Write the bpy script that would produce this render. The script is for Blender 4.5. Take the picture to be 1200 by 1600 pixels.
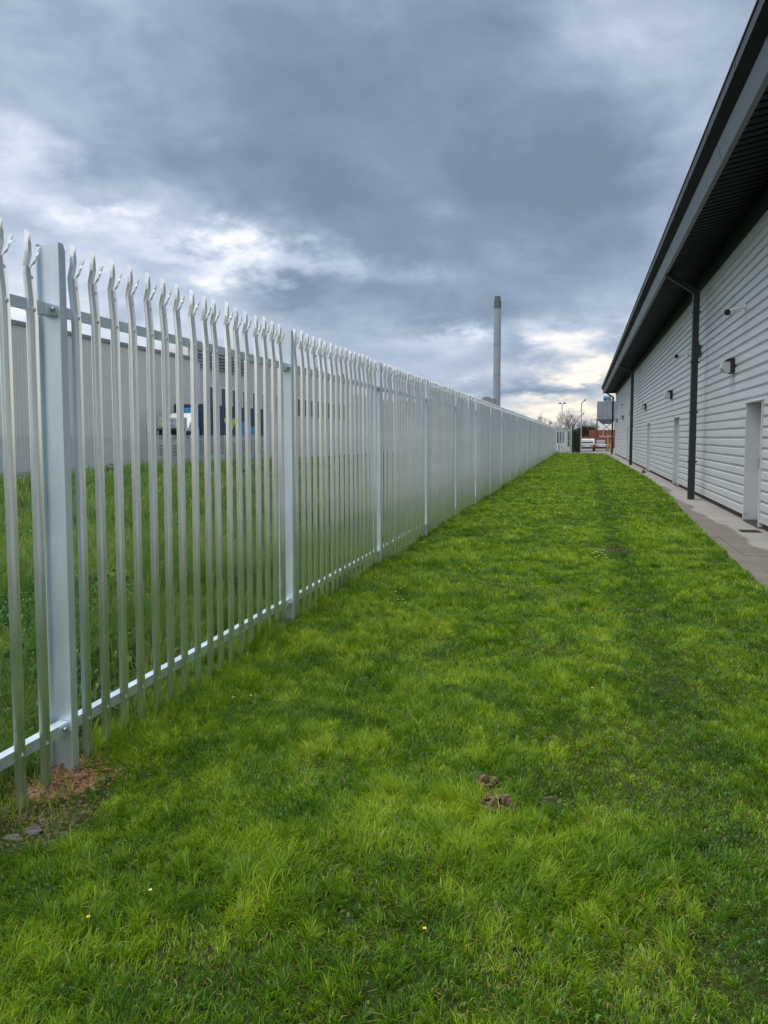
import bpy, math, random
import numpy as np
from mathutils import Vector, Matrix
random.seed(7); RNG = np.random.default_rng(7)
S = bpy.context.scene
for o in list(bpy.data.objects): bpy.data.objects.remove(o)
COL = S.collection

# ------------------------------------------------------------------ camera
F = 1190.0; YAW = math.radians(14.5); PITCH = math.atan(0.068); EYE = 1.52; HZ = 683.0
cam = bpy.data.cameras.new('camera'); camo = bpy.data.objects.new('camera', cam); COL.objects.link(camo)
cam.sensor_fit = 'VERTICAL'; cam.sensor_height = 36; cam.sensor_width = 27
cam.lens = F/1600*36; cam.shift_y = -36/1600; cam.clip_start = .05; cam.clip_end = 3000
camo.location = (0, 0, EYE); camo.rotation_euler = (math.pi/2-PITCH, 0, YAW)
S.camera = camo
S.view_settings.view_transform = 'Standard'; S.view_settings.look = 'None'
S.view_settings.exposure = 0.58; S.view_settings.gamma = 1

def ray(px, py):
    """world direction of a photo pixel: only used to work out where real things stand"""
    c = Vector(((px-600)/F, -(py-764)/F, -1))
    return (camo.rotation_euler.to_matrix() @ c).normalized()
def at(px, D, z=0.0):
    """ground point seen at photo column px at depth D"""
    l = (px-600)/F*D; s, c = math.sin(YAW), math.cos(YAW)
    return (-D*s + l*c, D*c + l*s, z)
def zat(py, D): return EYE+(HZ-py)/F*D

# ------------------------------------------------------------------ sky
SUN_EL, SUN_AZ = math.radians(74), math.radians(-100)   # azimuth clockwise from +Y
w = bpy.data.worlds.new("World"); S.world = w; w.use_nodes = True
nt = w.node_tree; N = nt.nodes; L = nt.links; N.clear()
def node(nt_, t, **k):
    n = nt_.nodes.new(t)
    for a, b in k.items(): setattr(n, a, b)
    return n
def mth(op, a, b=None, c=None, clamp=False, tree=None):
    t = tree or nt
    n = t.nodes.new('ShaderNodeMath'); n.operation = op; n.use_clamp = clamp
    for i, v in enumerate((a, b, c)):
        if v is None: continue
        if isinstance(v, (int, float)): n.inputs[i].default_value = v
        else: t.links.new(v, n.inputs[i])
    return n.outputs[0]
tc = node(nt, 'ShaderNodeTexCoord')
sep = node(nt, 'ShaderNodeSeparateXYZ'); L.new(tc.outputs['Generated'], sep.inputs[0])
sx, sy, sz = sep.outputs
# flat cloud-deck coordinates
den = mth('ADD', mth('MAXIMUM', sz, 0.0), 0.30)
cx, cy = mth('DIVIDE', sx, den), mth('DIVIDE', sy, den)
cb = node(nt, 'ShaderNodeCombineXYZ'); L.new(cx, cb.inputs[0]); L.new(cy, cb.inputs[1])
def noise(vec, scale, detail, rough, off=(0,0,0), tree=None, dist=0.0):
    t = tree or nt
    m = node(t, 'ShaderNodeMapping'); m.inputs['Location'].default_value = off; t.links.new(vec, m.inputs[0])
    n = node(t, 'ShaderNodeTexNoise'); n.inputs['Scale'].default_value = scale
    n.inputs['Detail'].default_value = detail; n.inputs['Roughness'].default_value = rough
    n.inputs['Distortion'].default_value = dist
    t.links.new(m.outputs[0], n.inputs['Vector']); return n
nA = noise(cb.outputs[0], 2.6, 10, .56, (3.1, 7.7, 0), dist=.5)
mpd = node(nt, 'ShaderNodeMapping'); mpd.inputs['Scale'].default_value = (1,1,1.9); L.new(tc.outputs['Generated'], mpd.inputs[0])
nC = noise(mpd.outputs[0], 5.5, 9, .55, (1.7, .4, 3.3), dist=.35)
nB = noise(cb.outputs[0], 0.55, 5, .5, (11.3, 2.2, 0))
nW = noise(cb.outputs[0], 4.0, 7, .62, (5, 5, 2))
sepW = node(nt, 'ShaderNodeSeparateColor'); L.new(nW.outputs['Color'], sepW.inputs[0])
u0 = mth('ARCTAN2', sx, sy); v0 = mth('ARCSINE', sz)
U = mth('ADD', u0, mth('MULTIPLY', mth('SUBTRACT', sepW.outputs[0], .5), .30))
V = mth('ADD', v0, mth('MULTIPLY', mth('SUBTRACT', sepW.outputs[1], .5), .17))
def uv(px, py):
    d = ray(px, py); return math.atan2(d.x, d.y), math.asin(d.z)
# (px, py, half width px, half height px, amount): cloud masses and gaps, fixed in the sky
BL = [(600,150,330,150,-.32),(330,300,260,60,-.14),(760,330,260,90,-.20),(930,330,110,150,-.14),
      (960,70,120,80,.14),(1080,180,130,120,.10),(30,240,70,60,.30),(130,345,75,32,.36),(400,400,120,24,.34),
      (545,420,60,22,.34),(300,395,120,30,.22),(640,432,60,14,.22),(470,455,60,26,-.22),(620,440,70,18,-.10),
      (725,512,50,17,.48),(870,525,40,20,.40),(930,552,60,30,.44),(840,500,70,12,.10),(820,545,60,30,-.06),(870,575,110,14,.22),
      (880,602,120,8,-.34),(850,640,190,28,.46),(650,535,90,18,.14),(200,430,90,20,.15),(80,470,160,40,.12),
      (100,80,180,60,.06),(150,530,230,55,.30),(960,520,60,40,.12),(700,470,120,26,-.12)]
acc = None
for px, py, a, b, amt in BL:
    u1, v1 = uv(px, py); sa, sb = a/F, b/F
    if sb < .02:   # thin streaks keep close to where they lie
        Vx, Ux = mth('ADD', v0, mth('MULTIPLY', mth('SUBTRACT', sepW.outputs[1], .5), .06)), U
    else: Vx, Ux = V, U
    du = mth('MULTIPLY', mth('SUBTRACT', Ux, u1), 1/sa); dv = mth('MULTIPLY', mth('SUBTRACT', Vx, v1), 1/sb)
    q = mth('ADD', mth('MULTIPLY', du, du), mth('MULTIPLY', dv, dv))
    g = mth('MULTIPLY', mth('POWER', 2.718, mth('MULTIPLY', q, -1.0)), amt)
    acc = g if acc is None else mth('ADD', acc, g)
val = mth('ADD', acc, .43)
# unseen sky behind and overhead is brightened to add soft light
back = mth('MULTIPLY', mth('SUBTRACT', .35, sy), .5, clamp=True)
val = mth('ADD', val, back)
val = mth('ADD', val, mth('MULTIPLY', mth('SUBTRACT', sz, .62), .9, clamp=True))
val = mth('ADD', val, mth('MULTIPLY', mth('SUBTRACT', nA.outputs[0], .5), .50))
val = mth('ADD', val, mth('MULTIPLY', mth('SUBTRACT', nB.outputs[0], .5), .5))
val = mth('ADD', val, mth('MULTIPLY', mth('SUBTRACT', nC.outputs[0], .5), .95))
cr = node(nt, 'ShaderNodeValToRGB'); L.new(val, cr.inputs[0])
e = cr.color_ramp.elements
def lin(r, g, b):
    f = lambda c: (c/255/12.92) if c/255 <= .04045 else ((c/255+.055)/1.055)**2.4
    return (f(r), f(g), f(b), 1)
e[0].position = .0; e[0].color = lin(103,117,134)
e[1].position = 1.0; e[1].color = lin(222,222,222)
for p, c in ((.2,(113,128,146)),(.4,(134,148,166)),(.6,(158,170,187)),(.8,(188,196,208))):
    x = e.new(p); x.color = lin(*c)
# warm tint low in the sky
lowf = mth('MULTIPLY', mth('SUBTRACT', .16, sz), 7.0, clamp=True)
right = mth('MULTIPLY', mth('ADD', u0, .22), 4.0, clamp=True)
brt = mth('MULTIPLY', mth('SUBTRACT', val, .42), 3.0, clamp=True)
warm = mth('MULTIPLY', mth('MULTIPLY', lowf, right), brt)
mx = node(nt, 'ShaderNodeMix', data_type='RGBA', blend_type='MULTIPLY')
L.new(warm, mx.inputs[0]); L.new(cr.outputs[0], mx.inputs[6]); mx.inputs[7].default_value = (1.22, 1.0, .74, 1)
sky = node(nt, 'ShaderNodeTexSky', sky_type='NISHITA'); sky.sun_disc = False
sky.sun_elevation = SUN_EL; sky.sun_rotation = SUN_AZ
skys = node(nt, 'ShaderNodeMix', data_type='RGBA', blend_type='MULTIPLY'); skys.inputs[0].default_value = 1
L.new(sky.outputs[0], skys.inputs[6]); skys.inputs[7].default_value = (.9, .9, .9, 1)
cl = node(nt, 'ShaderNodeMix', data_type='RGBA', blend_type='MULTIPLY'); cl.inputs[0].default_value = 1
L.new(mx.outputs[2], cl.inputs[6]); cl.inputs[7].default_value = (10, 10, 10, 1)
fin = node(nt, 'ShaderNodeMix', data_type='RGBA'); fin.inputs[0].default_value = .94
L.new(skys.outputs[2], fin.inputs[6]); L.new(cl.outputs[2], fin.inputs[7])
bg = node(nt, 'ShaderNodeBackground'); bg.inputs[1].default_value = .1
wo = node(nt, 'ShaderNodeOutputWorld'); L.new(fin.outputs[2], bg.inputs[0]); L.new(bg.outputs[0], wo.inputs[0])

sl = bpy.data.lights.new('sun', 'SUN'); sl.energy = 2.3; sl.angle = math.radians(50); sl.color = (1, .97, .93)
so = bpy.data.objects.new('sun', sl); COL.objects.link(so)
sd = Vector((math.sin(SUN_AZ)*math.cos(SUN_EL), math.cos(SUN_AZ)*math.cos(SUN_EL), math.sin(SUN_EL)))
so.rotation_euler = sd.to_track_quat('Z', 'Y').to_euler(); so.location = (0, 0, 40)

# ------------------------------------------------------------------ helpers
def tag(o, label=None, cat=None, group=None, kind=None):
    if label: o['label'] = label
    if cat: o['category'] = cat
    if group: o['group'] = group
    if kind: o['kind'] = kind
    return o
def thing(name, loc, label, cat, group=None):
    o = bpy.data.objects.new(name, None); COL.objects.link(o); o.location = loc; o.empty_display_size = .2
    return tag(o, label, cat, group)
def copy_tree(o, parent=None):
    c = o.copy(); COL.objects.link(c); c.parent = parent
    for ch in [x for x in bpy.data.objects if x.parent == o]: copy_tree(ch, c)
    return c
def origin(o):
    v = Vector((0,0,0))
    while o is not None: v += o.location; o = o.parent
    return v
class MB:
    def __init__(s): s.v = []; s.f = []
    def add(s, vs, fs):
        n = len(s.v); s.v += [tuple(p) for p in vs]; s.f += [tuple(i+n for i in f) for f in fs]; return s
    def box(s, x0, x1, y0, y1, z0, z1):
        return s.add([(x0,y0,z0),(x1,y0,z0),(x1,y1,z0),(x0,y1,z0),(x0,y0,z1),(x1,y0,z1),(x1,y1,z1),(x0,y1,z1)],
                     [(3,2,1,0),(4,5,6,7),(0,1,5,4),(1,2,6,5),(2,3,7,6),(3,0,4,7)])
    def tube(s, p, q, r0, r1=None, n=12, caps=True):
        r1 = r0 if r1 is None else r1
        p, q = Vector(p), Vector(q); d = (q-p).normalized()
        a = d.orthogonal().normalized(); b = d.cross(a)
        vs = []
        for c, r in ((p, r0), (q, r1)):
            for i in range(n):
                t = 2*math.pi*i/n; vs.append(c + a*math.cos(t)*r + b*math.sin(t)*r)
        fs = [(i, (i+1)%n, n+(i+1)%n, n+i) for i in range(n)]
        if caps: fs += [tuple(range(n-1,-1,-1)), tuple(range(n, 2*n))]
        return s.add(vs, fs)
    def prism_y(s, poly, y0, y1, caps=True):      # poly of (x, z)
        n = len(poly)
        vs = [(x, y0, z) for x, z in poly] + [(x, y1, z) for x, z in poly]
        fs = [(i, n+i, n+(i+1)%n, (i+1)%n) for i in range(n)]
        if caps: fs += [tuple(range(n)), tuple(range(2*n-1, n-1, -1))]
        return s.add(vs, fs)
    def prism_x(s, poly, x0, x1):                 # poly of (y, z)
        n = len(poly)
        vs = [(x0, y, z) for y, z in poly] + [(x1, y, z) for y, z in poly]
        fs = [(i, (i+1)%n, n+(i+1)%n, n+i) for i in range(n)] + [tuple(range(n-1,-1,-1)), tuple(range(n, 2*n))]
        return s.add(vs, fs)
    def ribbon(s, prof, y0, y1):                  # open profile (x, z) swept along y
        n = len(prof)
        return s.add([(x, y0, z) for x, z in prof]+[(x, y1, z) for x, z in prof],
                     [(i, n+i, n+i+1, i+1) for i in range(n-1)])
    def ell(s, c, r, nu=12, nv=8, jit=0.0):
        vs = []; fs = []
        for j in range(nv+1):
            for i in range(nu):
                t = math.pi*j/nv; p = 2*math.pi*i/nu; k = 1+random.uniform(-jit, jit)
                vs.append((c[0]+r[0]*k*math.sin(t)*math.cos(p), c[1]+r[1]*k*math.sin(t)*math.sin(p), c[2]+r[2]*k*math.cos(t)))
        for j in range(nv):
            for i in range(nu): fs.append((j*nu+i, (j+1)*nu+i, (j+1)*nu+(i+1)%nu, j*nu+(i+1)%nu))
        return s.add(vs, fs)
    def mesh(s, name, off=Vector((0,0,0))):
        me = bpy.data.meshes.new(name)
        me.from_pydata([(v[0]-off[0], v[1]-off[1], v[2]-off[2]) for v in s.v], [], s.f); me.update(); return me
    def build(s, name, m, parent=None, smooth=False, bevel=0, fix=True):
        me = s.mesh(name, origin(parent))
        if fix:
            import bmesh
            b = bmesh.new(); b.from_mesh(me); bmesh.ops.recalc_face_normals(b, faces=b.faces); b.to_mesh(me); b.free()
        o = bpy.data.objects.new(name, me); COL.objects.link(o); o.parent = parent
        me.materials.append(m)
        if smooth:
            me.polygons.foreach_set('use_smooth', [True]*len(me.polygons))
            try: me.set_sharp_from_angle(angle=math.radians(40))
            except Exception: pass
        if bevel:
            bm = o.modifiers.new('bevel', 'BEVEL'); bm.width = bevel; bm.segments = 2; bm.limit_method = 'ANGLE'
        return o

def mat(name, col, rough=.6, metal=0.0, var=.12, vscale=3.0, bump=0.0, bscale=40.0, spec=.5, col2=None, stretch=(1,1,1), rvar=0.0):
    m = bpy.data.materials.new(name); m.use_nodes = True; t = m.node_tree; b = t.nodes['Principled BSDF']
    b.inputs['Roughness'].default_value = rough; b.inputs['Metallic'].default_value = metal
    b.inputs['Specular IOR Level'].default_value = spec
    g = node(t, 'ShaderNodeTexCoord')
    mp = node(t, 'ShaderNodeMapping'); mp.inputs['Scale'].default_value = stretch; t.links.new(g.outputs['Object'], mp.inputs[0])
    n = node(t, 'ShaderNodeTexNoise'); n.inputs['Scale'].default_value = vscale; n.inputs['Detail'].default_value = 6
    n.inputs['Roughness'].default_value = .6
    t.links.new(mp.outputs[0], n.inputs['Vector'])
    r = node(t, 'ShaderNodeValToRGB'); t.links.new(n.outputs[0], r.inputs[0])
    a = tuple(c*(1-var) for c in col); c2 = col2 or tuple(min(1, c*(1+var)) for c in col)
    r.color_ramp.elements[0].position = .35; r.color_ramp.elements[0].color = (*a, 1)
    r.color_ramp.elements[1].position = .65; r.color_ramp.elements[1].color = (*c2, 1)
    t.links.new(r.outputs[0], b.inputs['Base Color'])
    if rvar:
        t.links.new(mth('MULTIPLY_ADD', n.outputs[0], rvar*2, rough-rvar, tree=t), b.inputs['Roughness'])
    if bump:
        n2 = node(t, 'ShaderNodeTexNoise'); n2.inputs['Scale'].default_value = bscale; n2.inputs['Detail'].default_value = 5
        t.links.new(mp.outputs[0], n2.inputs['Vector'])
        bp = node(t, 'ShaderNodeBump'); bp.inputs['Strength'].default_value = bump; bp.inputs['Distance'].default_value = .01
        t.links.new(n2.outputs[0], bp.inputs['Height']); t.links.new(bp.outputs[0], b.inputs['Normal'])
    return m

def galv(name, col, rough, metal):
    """galvanised steel: spangle cells, runs down the length, duller streaks"""
    m = mat(name, col, rough, metal, var=.10, vscale=9, stretch=(1,1,.25), rvar=.08)
    t = m.node_tree; b = t.nodes['Principled BSDF']; g = node(t, 'ShaderNodeTexCoord')
    info = node(t, 'ShaderNodeNewGeometry')
    n0 = node(t, 'ShaderNodeMapping'); n0.inputs['Scale'].default_value = (1,1,.12); t.links.new(info.outputs['Position'], n0.inputs[0])
    v = node(t, 'ShaderNodeTexVoronoi'); v.inputs['Scale'].default_value = 90; t.links.new(info.outputs['Position'], v.inputs['Vector'])
    s = node(t, 'ShaderNodeSeparateColor'); t.links.new(v.outputs['Color'], s.inputs[0])
    n = noise(n0.outputs[0], 22, 4, .6, tree=t)
    src = b.inputs['Base Color'].links[0].from_socket
    oi = node(t, 'ShaderNodeObjectInfo'); st = noise(info.outputs['Position'], 3.5, 5, .7, (4,1,0), tree=t)
    k = mth('ADD', mth('MULTIPLY', s.outputs[0], .10), mth('MULTIPLY_ADD', n.outputs[0], .16, .84, tree=t), tree=t)
    k = mth('ADD', k, mth('MULTIPLY_ADD', oi.outputs['Random'], .16, -.06, tree=t), tree=t); k = mth('ADD', k, mth('MULTIPLY_ADD', st.outputs[0], .16, -.08, tree=t), tree=t)
    mxx = node(t, 'ShaderNodeMix', data_type='RGBA', blend_type='MULTIPLY'); mxx.inputs[0].default_value = 1
    cbn = node(t, 'ShaderNodeCombineColor')
    for i in range(3): t.links.new(k, cbn.inputs[i])
    t.links.new(src, mxx.inputs[6]); t.links.new(cbn.outputs[0], mxx.inputs[7]); t.links.new(mxx.outputs[2], b.inputs['Base Color'])
    bp = node(t, 'ShaderNodeBump'); bp.inputs['Strength'].default_value = .07; bp.inputs['Distance'].default_value = .002
    t.links.new(n.outputs[0], bp.inputs['Height']); t.links.new(bp.outputs[0], b.inputs['Normal'])
    return m

M = {}
M['galv'] = galv('galvanised_pale', (.52,.56,.575), .24, .92)
M['galvpost'] = galv('galvanised_post', (.44,.51,.57), .40, .55)
M['bolt'] = mat('bolt_steel', (.33,.35,.36), .45, .7)
M['clad'] = mat('white_cladding', (.60,.615,.635), .42, 0, var=.035, vscale=.9, stretch=(1,.35,2.5))
M['jamb'] = mat('white_flashing', (.58,.595,.61), .4, 0, var=.03)
M['anth'] = mat('anthracite_metal', (.018,.023,.030), .38, 0, var=.12, vscale=2)
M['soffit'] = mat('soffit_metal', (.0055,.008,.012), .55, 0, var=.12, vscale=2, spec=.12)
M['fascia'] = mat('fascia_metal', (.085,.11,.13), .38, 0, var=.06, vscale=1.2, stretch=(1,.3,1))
M['gutter'] = mat('gutter_metal', (.045,.045,.047), .5, 0, var=.25, vscale=6, stretch=(1,1,.3))
M['black'] = mat('black_plastic', (.015,.016,.018), .45)
M['lens'] = mat('frosted_lens', (.52,.56,.58), .3, 0, var=.05)
M['whitep'] = mat('white_plastic', (.75,.77,.78), .35, 0, var=.04)
M['green'] = mat('dark_green_box', (.02,.06,.05), .5)
M['sand'] = mat('red_sand', (.15,.075,.04), .95, 0, var=.5, vscale=55, bump=1, bscale=140, col2=(.40,.235,.13))
M['soil'] = mat('dug_soil', (.075,.055,.026), .95, 0, var=.5, vscale=35, bump=1, bscale=80, col2=(.20,.155,.085))
M['stone'] = mat('stone', (.12,.115,.105), .9, 0, var=.3, vscale=12, bump=.6)
M['asphalt'] = mat('yard_concrete', (.17,.17,.165), .9, 0, var=.2, vscale=.6, bump=.3)
M['steelw'] = mat('pale_painted_steel', (.46,.52,.56), .45, .1, var=.05)
M['dark'] = mat('dark_glass', (.02,.025,.035), .12, 0, var=.2)
M['rubber'] = mat('tyre_rubber', (.02,.02,.02), .8)
M['vanw'] = mat('white_vehicle_paint', (.42,.45,.46), .3, 0, var=.03)
M['red'] = mat('red_lens', (.38,.02,.02), .25)
M['navy'] = mat('navy_curtain', (.022,.035,.10), .45, 0, var=.12, vscale=1.5)
M['lime'] = mat('lime_print', (.50,.62,.06), .5, 0, var=.05)
M['lblue'] = mat('light_blue_print', (.06,.30,.58), .5, 0, var=.08)
M['beige'] = mat('beige_ribbed_wall', (.62,.635,.615), .55, 0, var=.04, vscale=.5)
M['whitewall'] = mat('pale_wall', (.55,.57,.58), .6, 0, var=.05, vscale=.4)
M['grey'] = mat('mid_grey_metal', (.22,.25,.27), .5, .1, var=.12)
M['silo'] = mat('silo_paint', (.19,.235,.28), .5, .1, var=.1, vscale=1)
M['silob'] = mat('silo_cap_paint', (.05,.15,.22), .5, 0)
M['brickp'] = mat('orange_brick', (.27,.085,.045), .9, 0, var=.25, vscale=6, bump=.4)
M['chim'] = mat('chimney_concrete', (.28,.32,.375), .8, 0, var=.06, vscale=.2)
M['chimd'] = mat('chimney_cap', (.10,.115,.13), .7, 0, var=.15, vscale=.5)
M['bark'] = mat('twig_bark', (.13,.11,.095), .9, 0, var=.2)
M['wood'] = mat('pale_timber', (.42,.28,.13), .8, 0, var=.2)

# ------------------------------------------------------------------ value noise for terrain
_T = RNG.random((256, 256))
def vn(x, y, s, o=0):
    x = np.asarray(x)/s+37.1+o*13.7; y = np.asarray(y)/s+91.7+o*7.3
    xi = np.floor(x).astype(int); yi = np.floor(y).astype(int); fx = x-xi; fy = y-yi
    fx = fx*fx*(3-2*fx); fy = fy*fy*(3-2*fy)
    g = lambda a, b: _T[a % 256, b % 256]
    return (g(xi,yi)*(1-fx)+g(xi+1,yi)*fx)*(1-fy)+(g(xi,yi+1)*(1-fx)+g(xi+1,yi+1)*fx)*fy
FX = -2.28                      # fence line
Y_END = 71.7
EY = np.array([-6, 2, 8.2, 11.5, 15, 19, 23, 27, 34, 45, 60, 73.]); EX = np.array([1.72,1.70,1.76,1.83,1.95,2.10,2.26,2.36,2.36,2.25,2.12,2.05])
def edge(y): return np.interp(y, EY, EX) + .03*(vn(y, y*0, .9, 5)-.5)
def lawn_z(x, y):
    z = .012+.07*(vn(x, y, 1.9, 1)-.5)+.035*(vn(x, y, .55, 2)-.5)+.012*(vn(x, y, .17, 3)-.5)
    z = z-.065*np.exp(-((y-2.7)/1.3)**2-((x+2.3)/.75)**2)
    return z*np.clip((np.asarray(x)*0+edge(y)-x)/.25, .25, 1)+.015
def field_z(x, y):
    x = np.asarray(x, float); k = np.clip((-2.6-x)/13, 0, 1); k = k*k*(3-2*k)
    return -.02-.76*k+.10*(vn(x, y, 2.3, 4)-.5)*np.clip((-2.5-x)/1, 0, 1)
def grid(name, X, Y, Z, m):
    ny, nx = Z.shape
    co = np.stack([X, Y, Z], -1).reshape(-1, 3)
    i = np.arange(ny*nx).reshape(ny, nx)
    q = np.stack([i[:-1,:-1], i[:-1,1:], i[1:,1:], i[1:,:-1]], -1).reshape(-1, 4)
    me = bpy.data.meshes.new(name); me.vertices.add(len(co)); me.vertices.foreach_set('co', co.ravel())
    me.loops.add(q.size); me.loops.foreach_set('vertex_index', q.ravel().astype(np.int32))
    me.polygons.add(len(q)); me.polygons.foreach_set('loop_start', np.arange(0, q.size, 4, dtype=np.int32))
    me.update(calc_edges=True); me.polygons.foreach_set('use_smooth', np.ones(len(q), bool)); me.materials.append(m)
    o = bpy.data.objects.new(name, me); COL.objects.link(o); o['kind'] = 'structure'; return o

def turf_mat(name, soil, thatch, green, bare):
    m = bpy.data.materials.new(name); m.use_nodes = True; t = m.node_tree; b = t.nodes['Principled BSDF']
    b.inputs['Roughness'].default_value = .95; b.inputs['Specular IOR Level'].default_value = .15
    g = node(t, 'ShaderNodeNewGeometry')
    n1 = noise(g.outputs['Position'], 1.6, 6, .65, tree=t); n2 = noise(g.outputs['Position'], 55, 6, .75, tree=t)
    r = node(t, 'ShaderNodeValToRGB'); t.links.new(n2.outputs[0], r.inputs[0])
    r.color_ramp.elements[0].position = .38; r.color_ramp.elements[0].color = (*soil, 1)
    r.color_ramp.elements[1].position = .66; r.color_ramp.elements[1].color = (*green, 1)
    x = r.color_ramp.elements.new(.5); x.color = (*thatch, 1)
    r2 = node(t, 'ShaderNodeValToRGB'); t.links.new(n1.outputs[0], r2.inputs[0])
    r2.color_ramp.elements[0].position = .30; r2.color_ramp.elements[0].color = (bare,)*3+(1,)
    r2.color_ramp.elements[1].position = .45; r2.color_ramp.elements[1].color = (0,0,0,1)
    mm = node(t, 'ShaderNodeMix', data_type='RGBA'); t.links.new(r2.outputs[0], mm.inputs[0]); t.links.new(r.outputs[0], mm.inputs[6])
    mm.inputs[7].default_value = (*soil, 1); t.links.new(mm.outputs[2], b.inputs['Base Color'])
    bp = node(t, 'ShaderNodeBump'); bp.inputs['Strength'].default_value = .8; bp.inputs['Distance'].default_value = .02
    t.links.new(n2.outputs[0], bp.inputs['Height']); t.links.new(bp.outputs[0], b.inputs['Normal'])
    return m
M['turf'] = turf_mat('turf', (.028,.024,.012), (.035,.055,.012), (.05,.10,.012), .5)  # soil and thatch colours kept dark to paint shade between the blades
M['fieldm'] = turf_mat('rough_field', (.03,.026,.014), (.035,.055,.014), (.05,.09,.018), .5)

# lawn
ys = np.concatenate([np.arange(-4, 1.5, .25), np.arange(1.5, 9, .06), np.arange(9, 20, .15), np.arange(20, Y_END+.6, .5)])
us = np.linspace(0, 1, 70)
Yg, Ug = np.meshgrid(ys, us, indexing='ij')
Xg = (FX-.25)+Ug*(edge(Yg)-(FX-.25))
Zg = lawn_z(Xg, Yg); Zg[:, -1] -= .06
grid('lawn', Xg, Yg, Zg, M['turf'])
# wide ground with the lower field on the left
xs = np.concatenate([[-1500,-600,-300,-150,-80,-50], np.arange(-36, -10, 1.), np.arange(-10, -2.2, .25), [-2.1,2,4,20,80,300,900,1500]])
yy = np.concatenate([[-300,-60,-20], np.arange(-6, 20, .3), np.arange(20, 75, 1.), [80,100,150,250,500,1000,2500]])
Yg, Xg = np.meshgrid(yy, xs, indexing='ij')
Zg = np.where(Xg < -2.3, field_z(Xg, Yg), -.13)
grid('ground', Xg, Yg, Zg, M['fieldm'])

# path: cement paving with cross joints, wavy damp band
m = bpy.data.materials.new('paving'); m.use_nodes = True; t = m.node_tree; b = t.nodes['Principled BSDF']
g = node(t, 'ShaderNodeNewGeometry'); sp = node(t, 'ShaderNodeSeparateXYZ'); t.links.new(g.outputs['Position'], sp.inputs[0])
n1 = noise(g.outputs['Position'], .33, 2, .5, (2,3,0), tree=t); n2 = noise(g.outputs['Position'], 9, 6, .7, tree=t); n3 = noise(g.outputs['Position'], 120, 3, .6, tree=t)
bound = mth('MULTIPLY_ADD', mth('SUBTRACT', n1.outputs[0], .5, tree=t), .9, 2.42, tree=t)
k = mth('MULTIPLY', mth('SUBTRACT', sp.outputs[0], bound, tree=t), 14, tree=t, clamp=True)
dry = node(t, 'ShaderNodeMix', data_type='RGBA'); t.links.new(k, dry.inputs[0])
dry.inputs[6].default_value = (.165,.148,.125,1); dry.inputs[7].default_value = (.31,.295,.27,1)
# per slab tint
slab = mth('FLOOR', mth('DIVIDE', sp.outputs[1], .6, tree=t), tree=t)
wn = node(t, 'ShaderNodeTexWhiteNoise', noise_dimensions='1D'); t.links.new(slab, wn.inputs['W'])
f = mth('ADD', mth('MULTIPLY_ADD', n2.outputs[0], .45, .70, tree=t), mth('MULTIPLY', wn.outputs['Value'], .14, tree=t), tree=t)
f = mth('ADD', f, mth('MULTIPLY_ADD', n3.outputs[0], .25, -.12, tree=t), tree=t)
cc = node(t, 'ShaderNodeCombineColor'); [t.links.new(f, cc.inputs[i]) for i in range(3)]
mm = node(t, 'ShaderNodeMix', data_type='RGBA', blend_type='MULTIPLY'); mm.inputs[0].default_value = 1
t.links.new(dry.outputs[2], mm.inputs[6]); t.links.new(cc.outputs[0], mm.inputs[7]); t.links.new(mm.outputs[2], b.inputs['Base Color'])
b.inputs['Roughness'].default_value = .85
M['paving'] = m
mb = MB(); y = -5.0
while y < 72.5:
    rz = random.uniform(-.003, .003)
    mb.box(1.45, 2.06, y+.004, y+.596, -.08, -.002+rz); rz = random.uniform(-.003, .003)
    mb.box(2.068, 3.02, y+.004, y+.596, -.08, -.002+rz); y += .6
pth = mb.build('path', M['paving'], bevel=.003); pth['kind'] = 'structure'
mb = MB(); mb.box(1.4, 3.4, -5, 72.6, -.11, -.02); o = mb.build('path_bed', M['soil']); o['kind'] = 'structure'
# yard beyond
mb = MB()
mb.add([(-2.2,Y_END+.9,-.01),(60,Y_END+.9,-.01),(60,200,-.01),(-12,200,-.01),(-12,90,-.01),(-2.2,84,-.01)], [(0,1,2,3,4,5)])
o = mb.build('yard', M['asphalt'], fix=False); o['kind'] = 'structure'
# lorry park at the left
mb = MB(); mb.add([(-34.2,-10,-.70),(-28.2,-10,-.70),(-28.2,170,-.70),(-34.2,170,-.70)], [(0,1,2,3)])
o = mb.build('lorry_park', mat('dark_asphalt', (.06,.06,.062), .9, 0, var=.2), fix=False); o['kind'] = 'structure'

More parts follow.
